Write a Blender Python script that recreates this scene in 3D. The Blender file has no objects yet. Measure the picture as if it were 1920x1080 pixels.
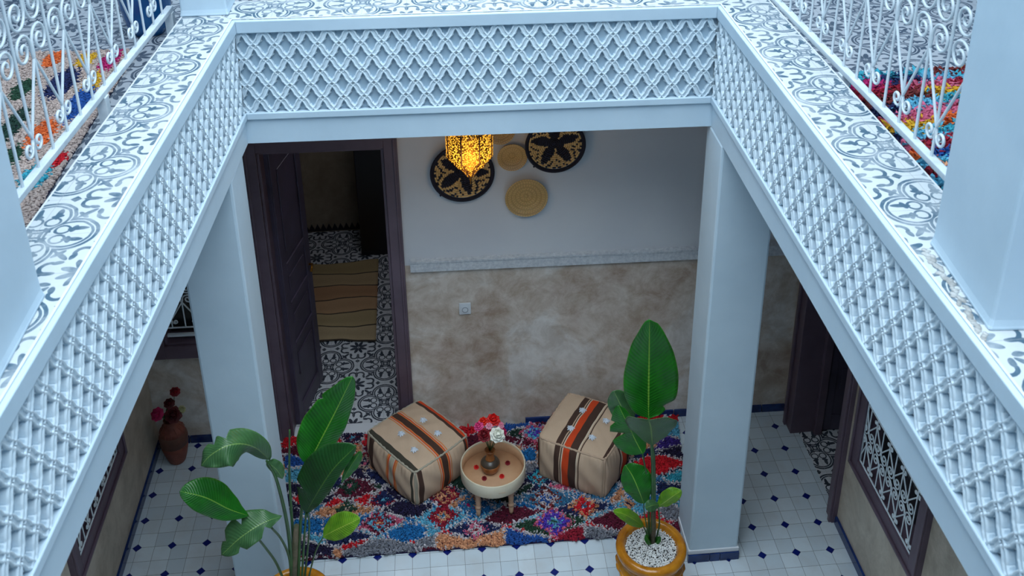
import bpy, math, random
from mathutils import Vector, Matrix
import numpy as np

C = bpy.context.scene.collection
PI = math.pi
random.seed(7)

# ------------------------------------------------------------------ camera
CAM = Vector((0.64625, -4.98797, 4.95480))
YAW, PIT, ROL, FPX, PCY = -0.0824074615, 1.14739382, -0.0121844379, 1951.84721, 150.0
RM = Matrix.Rotation(YAW, 3, 'Z') @ Matrix.Rotation(PIT, 3, 'X') @ Matrix.Rotation(ROL, 3, 'Z')
cd = bpy.data.cameras.new('camera')
cam = bpy.data.objects.new('camera', cd)
C.objects.link(cam)
cam.matrix_world = Matrix.Translation(CAM) @ RM.to_4x4()
cd.sensor_width = 36.0
cd.lens = FPX / 1920 * 36
cd.shift_y = -(540 - PCY) / 1920
cd.clip_start = 0.05
cd.dof.use_dof = True
cd.dof.focus_distance = 6.3
cd.dof.aperture_fstop = 6.0
bpy.context.scene.camera = cam

# ------------------------------------------------------------------ light
w = bpy.data.worlds.new('overcast_sky'); bpy.context.scene.world = w
w.use_nodes = True
bg = w.node_tree.nodes['Background']
bg.inputs['Color'].default_value = (0.64, 0.86, 1.0, 1)
bg.inputs['Strength'].default_value = 1.35
# overcast skies are brightest overhead: a very wide soft lamp for the zenith
zd = bpy.data.lights.new('bright_zenith', 'SUN'); zd.energy = 4.2; zd.angle = math.radians(75); zd.color = (.86, .94, 1.0)
zo = bpy.data.objects.new('bright_zenith', zd); C.objects.link(zo); zo.location = (.8, -2.4, 9)
zo.rotation_euler = (math.radians(13), 0, 0)
vs = bpy.context.scene.view_settings
vs.view_transform = 'Standard'; vs.look = 'None'; vs.gamma = 1.0; vs.use_curve_mapping = False
vs.exposure = 0.48

def at(px, py, axis, val):
    """point where the photograph's line of sight meets the plane axis=val"""
    d = RM @ Vector(((px - 960) / FPX, -(py - PCY) / FPX, -1.0))
    t = (val - CAM[axis]) / d[axis]
    return CAM + d * t

# ------------------------------------------------------------------ mesh builder
class MB:
    def __init__(s):
        s.v = []; s.f = []; s.uv = []; s.col = []; s.mi = []; s.m = 0; s.sm = []
    def face(s, idx, uv=None, col=None, smooth=False):
        s.f.append(idx); s.uv.append(uv); s.col.append(col); s.mi.append(s.m); s.sm.append(smooth)
    def hexa(s, p, uvf=None, col=None):
        """8 corners: bottom 4 (ccw from above) then top 4"""
        b = len(s.v); s.v += [tuple(q) for q in p]
        for q in ((3, 2, 1, 0), (4, 5, 6, 7), (0, 1, 5, 4), (1, 2, 6, 5), (2, 3, 7, 6), (3, 0, 4, 7)):
            s.face([b + i for i in q], [uvf(p[i]) for i in q] if uvf else None, col)
    def box(s, x0, x1, y0, y1, z0, z1, uvf=None, col=None):
        s.hexa([(x0, y0, z0), (x1, y0, z0), (x1, y1, z0), (x0, y1, z0), (x0, y0, z1), (x1, y0, z1), (x1, y1, z1), (x0, y1, z1)], uvf, col)
    def tube(s, pts, r, n=6, caps=True, col=None, up=None, flat=1.0):
        pts = [Vector(p) for p in pts]
        k = len(pts)
        rr = r if isinstance(r, (list, tuple)) else [r] * k
        b = len(s.v)
        T = []
        for i in range(k):
            a = pts[max(i - 1, 0)]; c = pts[min(i + 1, k - 1)]
            t = (c - a); T.append(t.normalized() if t.length > 1e-9 else Vector((0, 0, 1)))
        u = Vector(up) if up else (Vector((0, 0, 1)) if abs(T[0].z) < .9 else Vector((1, 0, 0)))
        for i in range(k):
            x = u - T[i] * u.dot(T[i])
            if x.length < 1e-6: x = T[i].orthogonal()
            x.normalize(); y = T[i].cross(x)
            if not up: u = x
            for j in range(n):
                a = 2 * PI * j / n + PI / n
                s.v.append(tuple(pts[i] + x * (math.cos(a) * rr[i]) + y * (math.sin(a) * rr[i] * flat)))
        for i in range(k - 1):
            for j in range(n):
                j2 = (j + 1) % n
                s.face([b + i * n + j, b + i * n + j2, b + (i + 1) * n + j2, b + (i + 1) * n + j], None, col, n > 4)
        if caps:
            s.face([b + j for j in range(n)][::-1], None, col)
            s.face([b + (k - 1) * n + j for j in range(n)], None, col)
    def lathe(s, prof, n=32, c=(0, 0, 0), col=None, ang0=0.0, smooth=True, caps=True):
        """prof: list of (r, z)"""
        b = len(s.v)
        for r, z in prof:
            for j in range(n):
                a = ang0 + 2 * PI * j / n
                s.v.append((c[0] + r * math.cos(a), c[1] + r * math.sin(a), c[2] + z))
        for i in range(len(prof) - 1):
            for j in range(n):
                j2 = (j + 1) % n
                s.face([b + i * n + j, b + i * n + j2, b + (i + 1) * n + j2, b + (i + 1) * n + j],
                       [(j / n, i), ((j + 1) / n, i), ((j + 1) / n, i + 1), (j / n, i + 1)], col, smooth)
        if caps and prof[0][0] > 1e-4: s.face([b + j for j in range(n)][::-1], None, col)
        if caps and prof[-1][0] > 1e-4: s.face([b + (len(prof) - 1) * n + j for j in range(n)], None, col)
    def blob(s, c, r, n=8, m=5, col=None):
        rx, ry, rz = r if isinstance(r, (list, tuple)) else (r, r, r)
        b = len(s.v)
        for i in range(m + 1):
            th = PI * i / m
            for j in range(n):
                a = 2 * PI * j / n
                s.v.append((c[0] + rx * math.sin(th) * math.cos(a), c[1] + ry * math.sin(th) * math.sin(a), c[2] - rz * math.cos(th)))
        for i in range(m):
            for j in range(n):
                j2 = (j + 1) % n
                s.face([b + i * n + j, b + i * n + j2, b + (i + 1) * n + j2, b + (i + 1) * n + j], None, col, True)
    def grid(s, fn, nu, nv, col=None, uv=True, smooth=True, flip=False):
        """fn(u,v)->point for u,v in 0..1; col(u,v)->rgb"""
        b = len(s.v)
        for j in range(nv + 1):
            for i in range(nu + 1):
                s.v.append(tuple(fn(i / nu, j / nv)))
        for j in range(nv):
            for i in range(nu):
                a = b + j * (nu + 1) + i
                q = [a, a + 1, a + nu + 2, a + nu + 1]
                t = [(i / nu, j / nv), ((i + 1) / nu, j / nv), ((i + 1) / nu, (j + 1) / nv), (i / nu, (j + 1) / nv)]
                if flip: q = q[::-1]; t = t[::-1]
                s.face(q, t if uv else None, col((i + .5) / nu, (j + .5) / nv) if callable(col) else col, smooth)
    def build(s, name, mats, parent=None, loc=(0, 0, 0), solid=0.0, bevel=0.0, subd=0):
        me = bpy.data.meshes.new(name)
        me.from_pydata(s.v, [], s.f)
        if not isinstance(mats, (list, tuple)): mats = [mats]
        for m in mats: me.materials.append(m)
        if len(mats) > 1: me.polygons.foreach_set('material_index', s.mi)
        me.polygons.foreach_set('use_smooth', s.sm)
        if any(u is not None for u in s.uv):
            l = me.uv_layers.new(name='UVMap')
            arr = []
            for f, u in zip(s.f, s.uv):
                if u is None: arr += [0.0] * (2 * len(f))
                else:
                    for q in u: arr += [q[0], q[1]]
            l.data.foreach_set('uv', arr)
        if any(c is not None for c in s.col):
            a = me.color_attributes.new('Col', 'FLOAT_COLOR', 'CORNER')
            arr = []
            for f, c in zip(s.f, s.col):
                c = c or (.5, .5, .5)
                arr += [c[0], c[1], c[2], 1.0] * len(f)
            a.data.foreach_set('color', arr)
        me.update()
        o = bpy.data.objects.new(name, me); C.objects.link(o)
        o.location = loc
        if parent: o.parent = parent
        if bevel:
            b = o.modifiers.new('bevel', 'BEVEL'); b.width = bevel; b.segments = 2; b.limit_method = 'ANGLE'
        if solid:
            b = o.modifiers.new('solid', 'SOLIDIFY'); b.thickness = solid; b.offset = 0
        if subd:
            b = o.modifiers.new('subd', 'SUBSURF'); b.levels = subd; b.render_levels = subd
        return o

def tag(o, label=None, cat=None, group=None, kind=None):
    if label: o['label'] = label
    if cat: o['category'] = cat
    if group: o['group'] = group
    if kind: o['kind'] = kind
    return o
def thing(name, label, cat, loc=(0, 0, 0), rz=0, group=None):
    o = bpy.data.objects.new(name, None); C.objects.link(o)
    o.location = loc; o.rotation_euler = (0, 0, rz); o.empty_display_size = .1
    return tag(o, label, cat, group)
def copy_tree(o, parent=None):
    c = o.copy(); C.objects.link(c); c.parent = parent
    for ch in o.children: copy_tree(ch, c)
    return c
def srgb(r, g, b):
    f = lambda c: ((c / 255 + .055) / 1.055) ** 2.4 if c > 10 else c / 255 / 12.92
    return (f(r), f(g), f(b))

# ------------------------------------------------------------------ node helpers
class X:
    """small expression wrapper that writes Math nodes"""
    nt = None
    def __init__(s, sock): s.s = sock
    @staticmethod
    def op(o, *a):
        n = X.nt.nodes.new('ShaderNodeMath'); n.operation = o
        for i, q in enumerate(a):
            if isinstance(q, X): X.nt.links.new(q.s, n.inputs[i])
            else: n.inputs[i].default_value = q
        return X(n.outputs[0])
    def __add__(s, o): return X.op('ADD', s, o)
    __radd__ = __add__
    def __sub__(s, o): return X.op('SUBTRACT', s, o)
    def __rsub__(s, o): return X.op('SUBTRACT', o, s)
    def __mul__(s, o): return X.op('MULTIPLY', s, o)
    __rmul__ = __mul__
    def __truediv__(s, o): return X.op('DIVIDE', s, o)
    def __rtruediv__(s, o): return X.op('DIVIDE', o, s)
    def lt(s, o): return X.op('LESS_THAN', s, o)
    def gt(s, o): return X.op('GREATER_THAN', s, o)
    def abs(s): return X.op('ABSOLUTE', s)
    def max(s, o): return X.op('MAXIMUM', s, o)
    def min(s, o): return X.op('MINIMUM', s, o)
def xlen(a, b): return X.op('SQRT', a * a + b * b)
def fold(a):
    """0 at even integers, 1 at odd ones"""
    return (X.op('FLOORED_MODULO', a + 1.0, 2.0) - 1.0).abs()

def newmat(name):
    m = bpy.data.materials.new(name); m.use_nodes = True
    nt = m.node_tree; X.nt = nt
    return m, nt, nt.nodes['Principled BSDF']
def noise(nt, scale, detail=4, rough=.6, coord='Object', vec=None, dist=0):
    n = nt.nodes.new('ShaderNodeTexNoise'); n.inputs['Scale'].default_value = scale
    n.inputs['Detail'].default_value = detail; n.inputs['Roughness'].default_value = rough
    n.inputs['Distortion'].default_value = dist
    if vec is None:
        t = nt.nodes.new('ShaderNodeTexCoord'); vec = t.outputs[coord]
    nt.links.new(vec, n.inputs['Vector'])
    return n
def ramp(nt, fac, stops, interp='LINEAR'):
    r = nt.nodes.new('ShaderNodeValToRGB'); r.color_ramp.interpolation = interp
    e = r.color_ramp.elements
    while len(e) < len(stops): e.new(.5)
    for q, (p, c) in zip(e, stops): q.position = p; q.color = (*c, 1)
    nt.links.new(fac, r.inputs[0])
    return r.outputs[0]
def mixc(nt, fac, a, b, mode='MIX'):
    m = nt.nodes.new('ShaderNodeMix'); m.data_type = 'RGBA'; m.blend_type = mode
    for s, q in ((m.inputs[0], fac), (m.inputs[6], a), (m.inputs[7], b)):
        if isinstance(q, X): nt.links.new(q.s, s)
        elif hasattr(q, 'links'): nt.links.new(q, s)
        elif isinstance(q, tuple): s.default_value = (*q[:3], 1)
        else: s.default_value = q
    return m.outputs[2]
def bump(nt, bs, h, strength=.3, dist=.005):
    b = nt.nodes.new('ShaderNodeBump'); b.inputs['Strength'].default_value = strength
    b.inputs['Distance'].default_value = dist
    nt.links.new(h.s if isinstance(h, X) else h, b.inputs['Height'])
    nt.links.new(b.outputs[0], bs.inputs['Normal'])
def plain(name, c1, c2=None, rough=.6, scale=8, bmp=0, bscale=40, metal=0, dist=.004, lo=.35, hi=.65):
    m, nt, bs = newmat(name)
    bs.inputs['Roughness'].default_value = rough; bs.inputs['Metallic'].default_value = metal
    n = noise(nt, scale)
    c2 = c2 or tuple(k * .85 for k in c1)
    nt.links.new(ramp(nt, n.outputs[0], [(lo, c2), (hi, c1)]), bs.inputs['Base Color'])
    if bmp: bump(nt, bs, noise(nt, bscale, 6).outputs[0], bmp, dist)
    return m
def attrmat(name, rough=.85, bmp=.3, bscale=300, var=.2):
    m, nt, bs = newmat(name)
    a = nt.nodes.new('ShaderNodeVertexColor'); a.layer_name = 'Col'
    n = noise(nt, bscale, 3)
    v = ramp(nt, n.outputs[0], [(.3, (1 - var,) * 3), (.7, (1, 1, 1))])
    nt.links.new(mixc(nt, 1.0, a.outputs[0], v, 'MULTIPLY'), bs.inputs['Base Color'])
    bs.inputs['Roughness'].default_value = rough
    if bmp: bump(nt, bs, n.outputs[0], bmp, .003)
    return m

def encaustic(name, ground, ink, worn=0.25):
    """cement tile: quatrefoils at even, eight-petal flowers at odd tile corners"""
    m, nt, bs = newmat(name)
    t = nt.nodes.new('ShaderNodeUVMap')
    # a little wobble so that the hand-poured edges are not perfect
    nz = noise(nt, 6, 2, .5, vec=t.outputs[0])
    sep = nt.nodes.new('ShaderNodeSeparateXYZ'); nt.links.new(t.outputs[0], sep.inputs[0])
    U, V = X(sep.outputs[0]), X(sep.outputs[1])
    wob = (X(nz.outputs[0]) - .5) * .03
    a = fold(U + wob); b = fold(V + wob)
    p = a.max(b); q = a.min(b)
    def ell(cx, cy, rx, ry, ang=0):
        dx, dy = p - cx, q - cy
        if ang:
            c, s = math.cos(ang), math.sin(ang)
            dx, dy = dx * c + dy * s, dy * c - dx * s
        return xlen(dx / rx, dy / ry).lt(1.0)
    d1 = xlen(p - .47, q)
    ink_ = ((d1 - .405).abs()).lt(.027)
    ink_ = ink_.max(((d1 - .335).abs()).lt(.022))
    d2 = xlen(p - .35, q - .13)
    ink_ = ink_.max(((d2 - .105).abs()).lt(.020))
    ink_ = ink_.max(ell(.57, .145, .155, .050, .05))
    ink_ = ink_.max(ell(.51, .145, .045, .095, -.25))
    ink_ = ink_.max(ell(.13,   .13, .075, .036, PI / 4)).max(ell(.13,  .13, .036, .085, PI / 4))
    # diagonal sprig
    ink_ = ink_.max(ell(.57, .57, .16, .045, PI / 4))
    ink_ = ink_.max(ell(.52, .52, .042, .12, PI / 4))
    ink_ = ink_.max(ell(.44, .44, .10, .020, PI / 4))
    # petals
    cx, cy = 1 - .38 * .19, 1 - .92 * .19
    ink_ = ink_.max(ell(cx, cy, .145, .058, math.atan2(.92, .38)))
    ink_ = ink_.max(xlen(p - 1, q - 1).lt(.03))
    # edge fleurons
    ink_ = ink_.max(ell(1, .50, .045, .14))
    d3 = xlen(p - .87, q - .52)
    ink_ = ink_.max(((d3 - .13).abs()).lt(.032) * q.lt(.54))
    ink_ = ink_.max(ell(.745, .60, .045, .085, .2))
    ink_ = ink_.max(((1 - p).abs() + (q - .24).abs()).lt(.09))
    # joints
    j = xlen((a - .0).min(1 - a), 0.0).min((b - .0).min(1 - b)).lt(.006)
    wn = noise(nt, 1.7, 6, .65, vec=t.outputs[0])
    wr = ramp(nt, wn.outputs[0], [(.42, (0, 0, 0)), (.68, (worn, worn, worn))])
    fine = noise(nt, 14, 4, .6, vec=t.outputs[0])
    g = mixc(nt, X(fine.outputs[0]) * .5, ground, tuple(k * .82 for k in ground))
    i2 = mixc(nt, X(wr), ink, ground)
    col = mixc(nt, ink_, g, i2)
    col = mixc(nt, j * .6, col, tuple(k * .55 for k in ground))
    nt.links.new(col, bs.inputs['Base Color'])
    bs.inputs['Roughness'].default_value = .55
    bump(nt, bs, fine.outputs[0], .12, .002)
    return m

def mosaic_floor(name):
    m, nt, bs = newmat(name)
    t = nt.nodes.new('ShaderNodeTexCoord')
    nz = noise(nt, 9, 2, .5, vec=t.outputs['Object'])
    sep = nt.nodes.new('ShaderNodeSeparateXYZ'); nt.links.new(t.outputs['Object'], sep.inputs[0])
    wob = (X(nz.outputs[0]) - .5) * .006
    x, y = X(sep.outputs[0]) + wob, X(sep.outputs[1]) + wob
    dx = (X.op('FLOORED_MODULO', x + .1, .2) - .1).abs()
    dy = (X.op('FLOORED_MODULO', y + .1, .2) - .1).abs()
    dia = (dx + dy).lt(.0255)
    gx = dx.min(.1 - dx); gy = dy.min(.1 - dy)
    # joints: every second line runs through the blue cabochons
    gr = gx.min(gy).lt(.0011)
    edge = ((dx + dy - .0265).abs()).lt(.0012)
    # each tile its own tone
    cell = nt.nodes.new('ShaderNodeTexWhiteNoise'); cell.noise_dimensions = '2D'
    cb = nt.nodes.new('ShaderNodeCombineXYZ')
    nt.links.new(X.op('FLOOR', x / .1).s, cb.inputs[0]); nt.links.new(X.op('FLOOR', y / .1).s, cb.inputs[1])
    nt.links.new(cb.outputs[0], cell.inputs['Vector'])
    fine = noise(nt, 5, 5, .6, vec=t.outputs['Object'])
    white = mixc(nt, X(cell.outputs['Value']) * .9, srgb(204, 217, 226), srgb(186, 201, 212))
    white = mixc(nt, X(ramp(nt, fine.outputs[0], [(.45, (0, 0, 0)), (.75, (.5, .5, .5))])), white, srgb(180, 182, 184))
    col = mixc(nt, gr.max(edge), white, srgb(120, 124, 128))
    col = mixc(nt, dia, col, srgb(14, 30, 104))
    nt.links.new(col, bs.inputs['Base Color'])
    bs.inputs['Roughness'].default_value = .22
    bump(nt, bs, 1 - gr, .3, .002)
    return m

def tadelakt(name, cols, s1=1.6, s2=9):
    m, nt, bs = newmat(name)
    n1 = noise(nt, s1, 8, .68, dist=.6); n2 = noise(nt, s2, 6, .7, dist=.4)
    a = ramp(nt, n1.outputs[0], [(.38, cols[0]), (.5, cols[1]), (.60, cols[2])])
    b = ramp(nt, n2.outputs[0], [(.38, tuple(k * .74 for k in cols[1])), (.62, tuple(min(1, k * 1.24) for k in cols[2]))])
    nt.links.new(mixc(nt, .42, a, b), bs.inputs['Base Color'])
    bs.inputs['Roughness'].default_value = .48
    bump(nt, bs, n2.outputs[0], .12, .004)
    return m

def leafmat(name, dark, light, rib, vein=38.0):
    m, nt, bs = newmat(name)
    t = nt.nodes.new('ShaderNodeUVMap')
    sep = nt.nodes.new('ShaderNodeSeparateXYZ'); nt.links.new(t.outputs[0], sep.inputs[0])
    u, v = X(sep.outputs[0]) * 2 - 1, X(sep.outputs[1])
    au = u.abs()
    ph = (v - au * .13) * vein
    st = X.op('SINE', ph * 6.283)
    n = noise(nt, 3.5, 4, .6, vec=t.outputs[0])
    base = ramp(nt, n.outputs[0], [(.35, dark), (.7, light)])
    col = mixc(nt, (st * .5 + .5) * .22, base, tuple(min(1, k * 1.5 + .01) for k in light))
    # one half of the blade a little lighter
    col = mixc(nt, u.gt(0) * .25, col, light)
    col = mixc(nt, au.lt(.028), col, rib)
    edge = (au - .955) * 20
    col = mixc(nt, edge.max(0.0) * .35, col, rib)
    nt.links.new(col, bs.inputs['Base Color'])
    bs.inputs['Roughness'].default_value = .33
    bump(nt, bs, st, .22, .003)
    tr = nt.nodes.new('ShaderNodeBsdfTranslucent'); nt.links.new(mixc(nt, .6, col, light), tr.inputs[0])
    mx = nt.nodes.new('ShaderNodeMixShader'); mx.inputs[0].default_value = .22
    nt.links.new(bs.outputs[0], mx.inputs[1]); nt.links.new(tr.outputs[0], mx.inputs[2])
    nt.links.new(mx.outputs[0], nt.nodes['Material Output'].inputs[0])
    return m

M = {}
M['white'] = plain('pale_blue_lime_paint', srgb(196, 216, 230), srgb(186, 207, 222), .55, 2.2, .25, 18, dist=.004)
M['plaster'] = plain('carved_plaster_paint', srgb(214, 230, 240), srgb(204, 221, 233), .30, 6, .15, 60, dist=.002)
M['plaster_back'] = plain('shade_toned_recess', srgb(166, 188, 204), srgb(156, 178, 194), .6, 6, .15, 60, dist=.002)  # darker than the carving: shade of the recesses put into the colour
M['upper_white'] = plain('upper_wall_paint', srgb(212, 216, 222), srgb(204, 208, 216), .6, 1.5, .15, 12)
M['iron'] = plain('white_iron_paint', srgb(222, 232, 238), srgb(206, 218, 226), .35, 20, .1, 60)
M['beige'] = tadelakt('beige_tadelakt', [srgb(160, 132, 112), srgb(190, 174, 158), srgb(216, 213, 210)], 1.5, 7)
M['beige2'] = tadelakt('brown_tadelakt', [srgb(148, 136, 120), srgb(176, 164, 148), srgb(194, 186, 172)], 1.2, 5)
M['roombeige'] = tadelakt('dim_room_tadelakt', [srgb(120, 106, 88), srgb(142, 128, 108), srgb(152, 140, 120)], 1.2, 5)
M['purple'] = plain('aubergine_paint', srgb(98, 82, 96), srgb(86, 71, 84), .42, 5, .12, 30)
M['doorleaf'] = plain('dark_aubergine_paint', srgb(80, 72, 92), srgb(68, 62, 78), .42, 5, .12, 30)
M['black'] = plain('black_lacquer', srgb(22, 22, 30), srgb(16, 16, 22), .3, 3)
M['floor'] = mosaic_floor('white_tile_blue_cabochon')
M['blue_tile'] = plain('blue_glazed_tile', srgb(24, 54, 112), srgb(14, 34, 84), .15, 12)
M['kerb'] = encaustic('encaustic_kerb_tile', srgb(196, 203, 208), srgb(66, 94, 114), .55)
M['gallery'] = encaustic('encaustic_gallery_tile', srgb(178, 184, 192), srgb(66, 80, 98), .15)  # ground darkened to carry the shade under the gallery roof
M['hall'] = encaustic('encaustic_hall_tile', srgb(206, 210, 216), srgb(34, 44, 60), .1)
M['concrete'] = plain('worn_plaster_edge', srgb(186, 188, 188), srgb(146, 146, 144), .9, 25, .5, 60)
M['glass'] = newmat('pane_with_interior_dark')[0]  # opaque panes, the dark interior behind them is put into their colour
b = M['glass'].node_tree.nodes['Principled BSDF']
b.inputs['Base Color'].default_value = (.02, .025, .03, 1); b.inputs['Roughness'].default_value = .08
M['dado'] = plain('carved_dado_paint', srgb(214, 220, 226), srgb(186, 194, 204), .6, 50, .8, 55, dist=.006)
M['straw'] = attrmat('coiled_straw', .8, .4, 260, .25)
M['pouf'] = attrmat('woven_pouf_cloth', .9, .25, 500, .16)
M['tuft'] = attrmat('rug_pile', .95, 0, 90, .30)
M['tuftbtn'] = plain('grey_tuft', srgb(222, 230, 240), srgb(196, 206, 220), .9, 60, .3, 200)
M['ply'] = plain('pale_bentwood', srgb(216, 206, 184), srgb(202, 190, 164), .55, 7, .1, 30)
M['traywood'] = plain('tan_tray_leather', srgb(198, 158, 122), srgb(180, 138, 104), .6, 5, .1, 60)
M['legwood'] = plain('turned_pale_wood', srgb(204, 170, 142), srgb(186, 150, 120), .6, 14, .1, 60)
M['vase'] = plain('bronze_brown_vase', srgb(176, 108, 58), srgb(120, 70, 36), .3, 18, .2, 30)
M['vasedark'] = plain('dark_vase_band', srgb(84, 72, 60), srgb(60, 50, 44), .3, 20, .2, 30)
M['terra'] = plain('terracotta_vase', srgb(142, 78, 62), srgb(112, 58, 48), .6, 8, .3, 30)
M['terradark'] = plain('dark_terracotta_band', srgb(104, 64, 52), srgb(78, 52, 44), .7, 10, .5, 30)
M['pot'] = plain('ochre_glazed_pot', srgb(192, 128, 30), srgb(150, 90, 16), .12, 10, .35, 14, dist=.01)
M['pebble'] = plain('white_pebbles', srgb(238, 238, 236), srgb(206, 208, 210), .5, 60)
M['soil'] = plain('dark_soil', srgb(60, 56, 52), srgb(30, 28, 26), .95, 60)
M['stem'] = plain('green_stem', srgb(52, 96, 46), srgb(44, 74, 42), .4, 12)
M['trunk'] = plain('brown_leaf_sheath', srgb(98, 86, 72), srgb(62, 66, 44), .6, 20, .3, 60)
G1, G2 = srgb(16, 84, 20), srgb(34, 122, 26)
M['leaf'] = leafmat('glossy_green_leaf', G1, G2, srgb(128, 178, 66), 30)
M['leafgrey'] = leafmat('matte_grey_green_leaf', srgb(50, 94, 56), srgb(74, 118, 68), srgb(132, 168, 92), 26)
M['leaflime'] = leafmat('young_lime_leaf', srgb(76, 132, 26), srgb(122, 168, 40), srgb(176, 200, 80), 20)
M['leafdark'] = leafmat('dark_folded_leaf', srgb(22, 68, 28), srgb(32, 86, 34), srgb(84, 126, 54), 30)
M['mat'] = attrmat('flat_woven_mat', .95, .4, 120, .15)
M['plastic'] = plain('white_socket_plastic', srgb(214, 220, 226), srgb(205, 212, 220), .35, 3)
M['brass'] = plain('aged_brass', srgb(176, 122, 44), srgb(120, 78, 24), .35, 30, .2, 60, metal=.9)
M['darkbrass'] = plain('dark_brass_wire', srgb(104, 64, 22), srgb(70, 40, 14), .4, 30)
M['blueglaze'] = plain('blue_glazed_planter', srgb(20, 106, 168), srgb(12, 80, 140), .2, 8)
M['darkpaint'] = plain('dark_petrol_paint', srgb(22, 60, 74), srgb(16, 46, 60), .5, 8)

# ================================================================== SETTING
WB = lambda x: .416 - .0235 * x              # the back wall runs very slightly askew
LX = lambda y: -.203 + .0587 * y             # inner face of the left parapet
RX = lambda y: 1.965 + .005 * (y + .6) if y > -4 else 1.948
YB = lambda x: -.60 + (1.965 - x) * .027     # inner face of the back parapet
ZK, ZL1, ZL0, ZB1, ZB0 = 3.30, 3.237, 2.838, 2.803, 2.675
WXL, WXR = -1.25, 2.905
YF = -4.45
GZ = 3.13                                    # gallery floor level
CZ = 2.92                                    # ground floor ceiling

def struct(o, name=None):
    o['kind'] = 'structure'; return o
def bwseg(mb, x0, x1, z0, z1, d0=0.0, d1=.24):
    """box that follows the back wall from x0 to x1; d0/d1 are depths behind its face"""
    mb.hexa([(x0, WB(x0) + d0, z0), (x1, WB(x1) + d0, z0), (x1, WB(x1) + d1, z0), (x0, WB(x0) + d1, z0),
             (x0, WB(x0) + d0, z1), (x1, WB(x1) + d0, z1), (x1, WB(x1) + d1, z1), (x0, WB(x0) + d1, z1)])

mb = MB(); mb.box(WXL - .1, WXR + .03, -5.3, .45, -.1, 0)
struct(mb.build('floor', M['floor']))
# back wall: door hole and window hole
DX0, DX1, DZ = -.415, .360, 2.135
mb = MB()
BX0, BX1 = -2.2, 4.1
mb.m = 0
bwseg(mb, BX0, -1.12, 0, 1.30); bwseg(mb, -1.12, -.56, 0, .76); bwseg(mb, -.56, DX0, 0, 1.30)
bwseg(mb, DX1, BX1, 0, 1.30)
mb.m = 1
bwseg(mb, BX0, -1.12, 1.30, 3.0); bwseg(mb, -1.12, -.56, 1.95, 3.0); bwseg(mb, -.56, DX0, 1.30, 3.0)
bwseg(mb, DX0, DX1, DZ, 3.0); bwseg(mb, DX1, BX1, 1.30, 3.0)
struct(mb.build('wall_back', [M['beige'], M['upper_white']]))
# dado band
mb = MB(); bwseg(mb, .452, WXR, 1.268, 1.335, -.03, .0)
bwseg(mb, .452, WXR, 1.335, 1.347, -.038, .0)
struct(mb.build('trim_1', M['dado']))
mb = MB(); bwseg(mb, WXL, -1.16, 1.268, 1.335, -.03, 0); struct(mb.build('trim_2', M['dado']))
# left wall with window hole, right wall with door and window
def sidewall(name, xa, xb, holes, mats, y0=-5.3, y1=.44):
    mb = MB()
    ys = sorted({y0, y1} | {h[0] for h in holes} | {h[1] for h in holes})
    for a, b in zip(ys, ys[1:]):
        h = [q for q in holes if q[0] <= a and q[1] >= b]
        zs = [(0, 3.0)]
        if h:
            _, _, z0, z1 = h[0]; zs = [(0, z0), (z1, 3.0)]
        for z0, z1 in zs:
            if z1 - z0 > .001:
                if z0 < 1.3 < z1:
                    mb.m = 0; mb.box(min(xa, xb), max(xa, xb), a, b, z0, 1.3)
                    mb.m = 1; mb.box(min(xa, xb), max(xa, xb), a, b, 1.3, z1)
                else:
                    mb.m = 0 if z0 < 1.3 else 1; mb.box(min(xa, xb), max(xa, xb), a, b, z0, z1)
    return struct(mb.build(name, mats))
sidewall('wall_left', WXL, WXL - .22, [(-1.08, -.27, .61, 1.9)], [M['beige2'], M['upper_white']])
sidewall('wall_right', WXR, WXR + .2, [(-.535, .155, 0.0, 2.1), (-1.48, -.77, .63, 1.9)], [M['beige2'], M['upper_white']])
mb = MB(); mb.box(WXL - .2, WXR + .2, -5.5, -5.3, 0, 3.0); struct(mb.build('wall_front', M['beige2']))
# skirting
mb = MB(); x = WXL
while x < WXR - .01:
    if not (DX0 - .10 < x + .05 < 1.15):
        bwseg(mb, x + .002, min(x + .098 * (2 if int(x * 7) % 3 else 1), WXR), 0, .055, -.012, 0)
        x += .1 * (2 if int(x * 7) % 3 else 1)
    else: x += .1
struct(mb.build('baseboard_back', M['blue_tile']))
mb = MB(); mb.box(WXL, WXL + .014, -5.3, .42, 0, .055); struct(mb.build('baseboard_left', M['blue_tile']))
mb = MB(); mb.box(WXR - .014, WXR, -5.3, -.62, 0, .055); struct(mb.build('baseboard_right', M['blue_tile']))
# white plaster line above the skirting left of the door and threshold strip in the doorway
mb = MB(); bwseg(mb, DX0, DX1, 0, .018, -.035, .07); struct(mb.build('trim_3', M['upper_white']))

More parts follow.
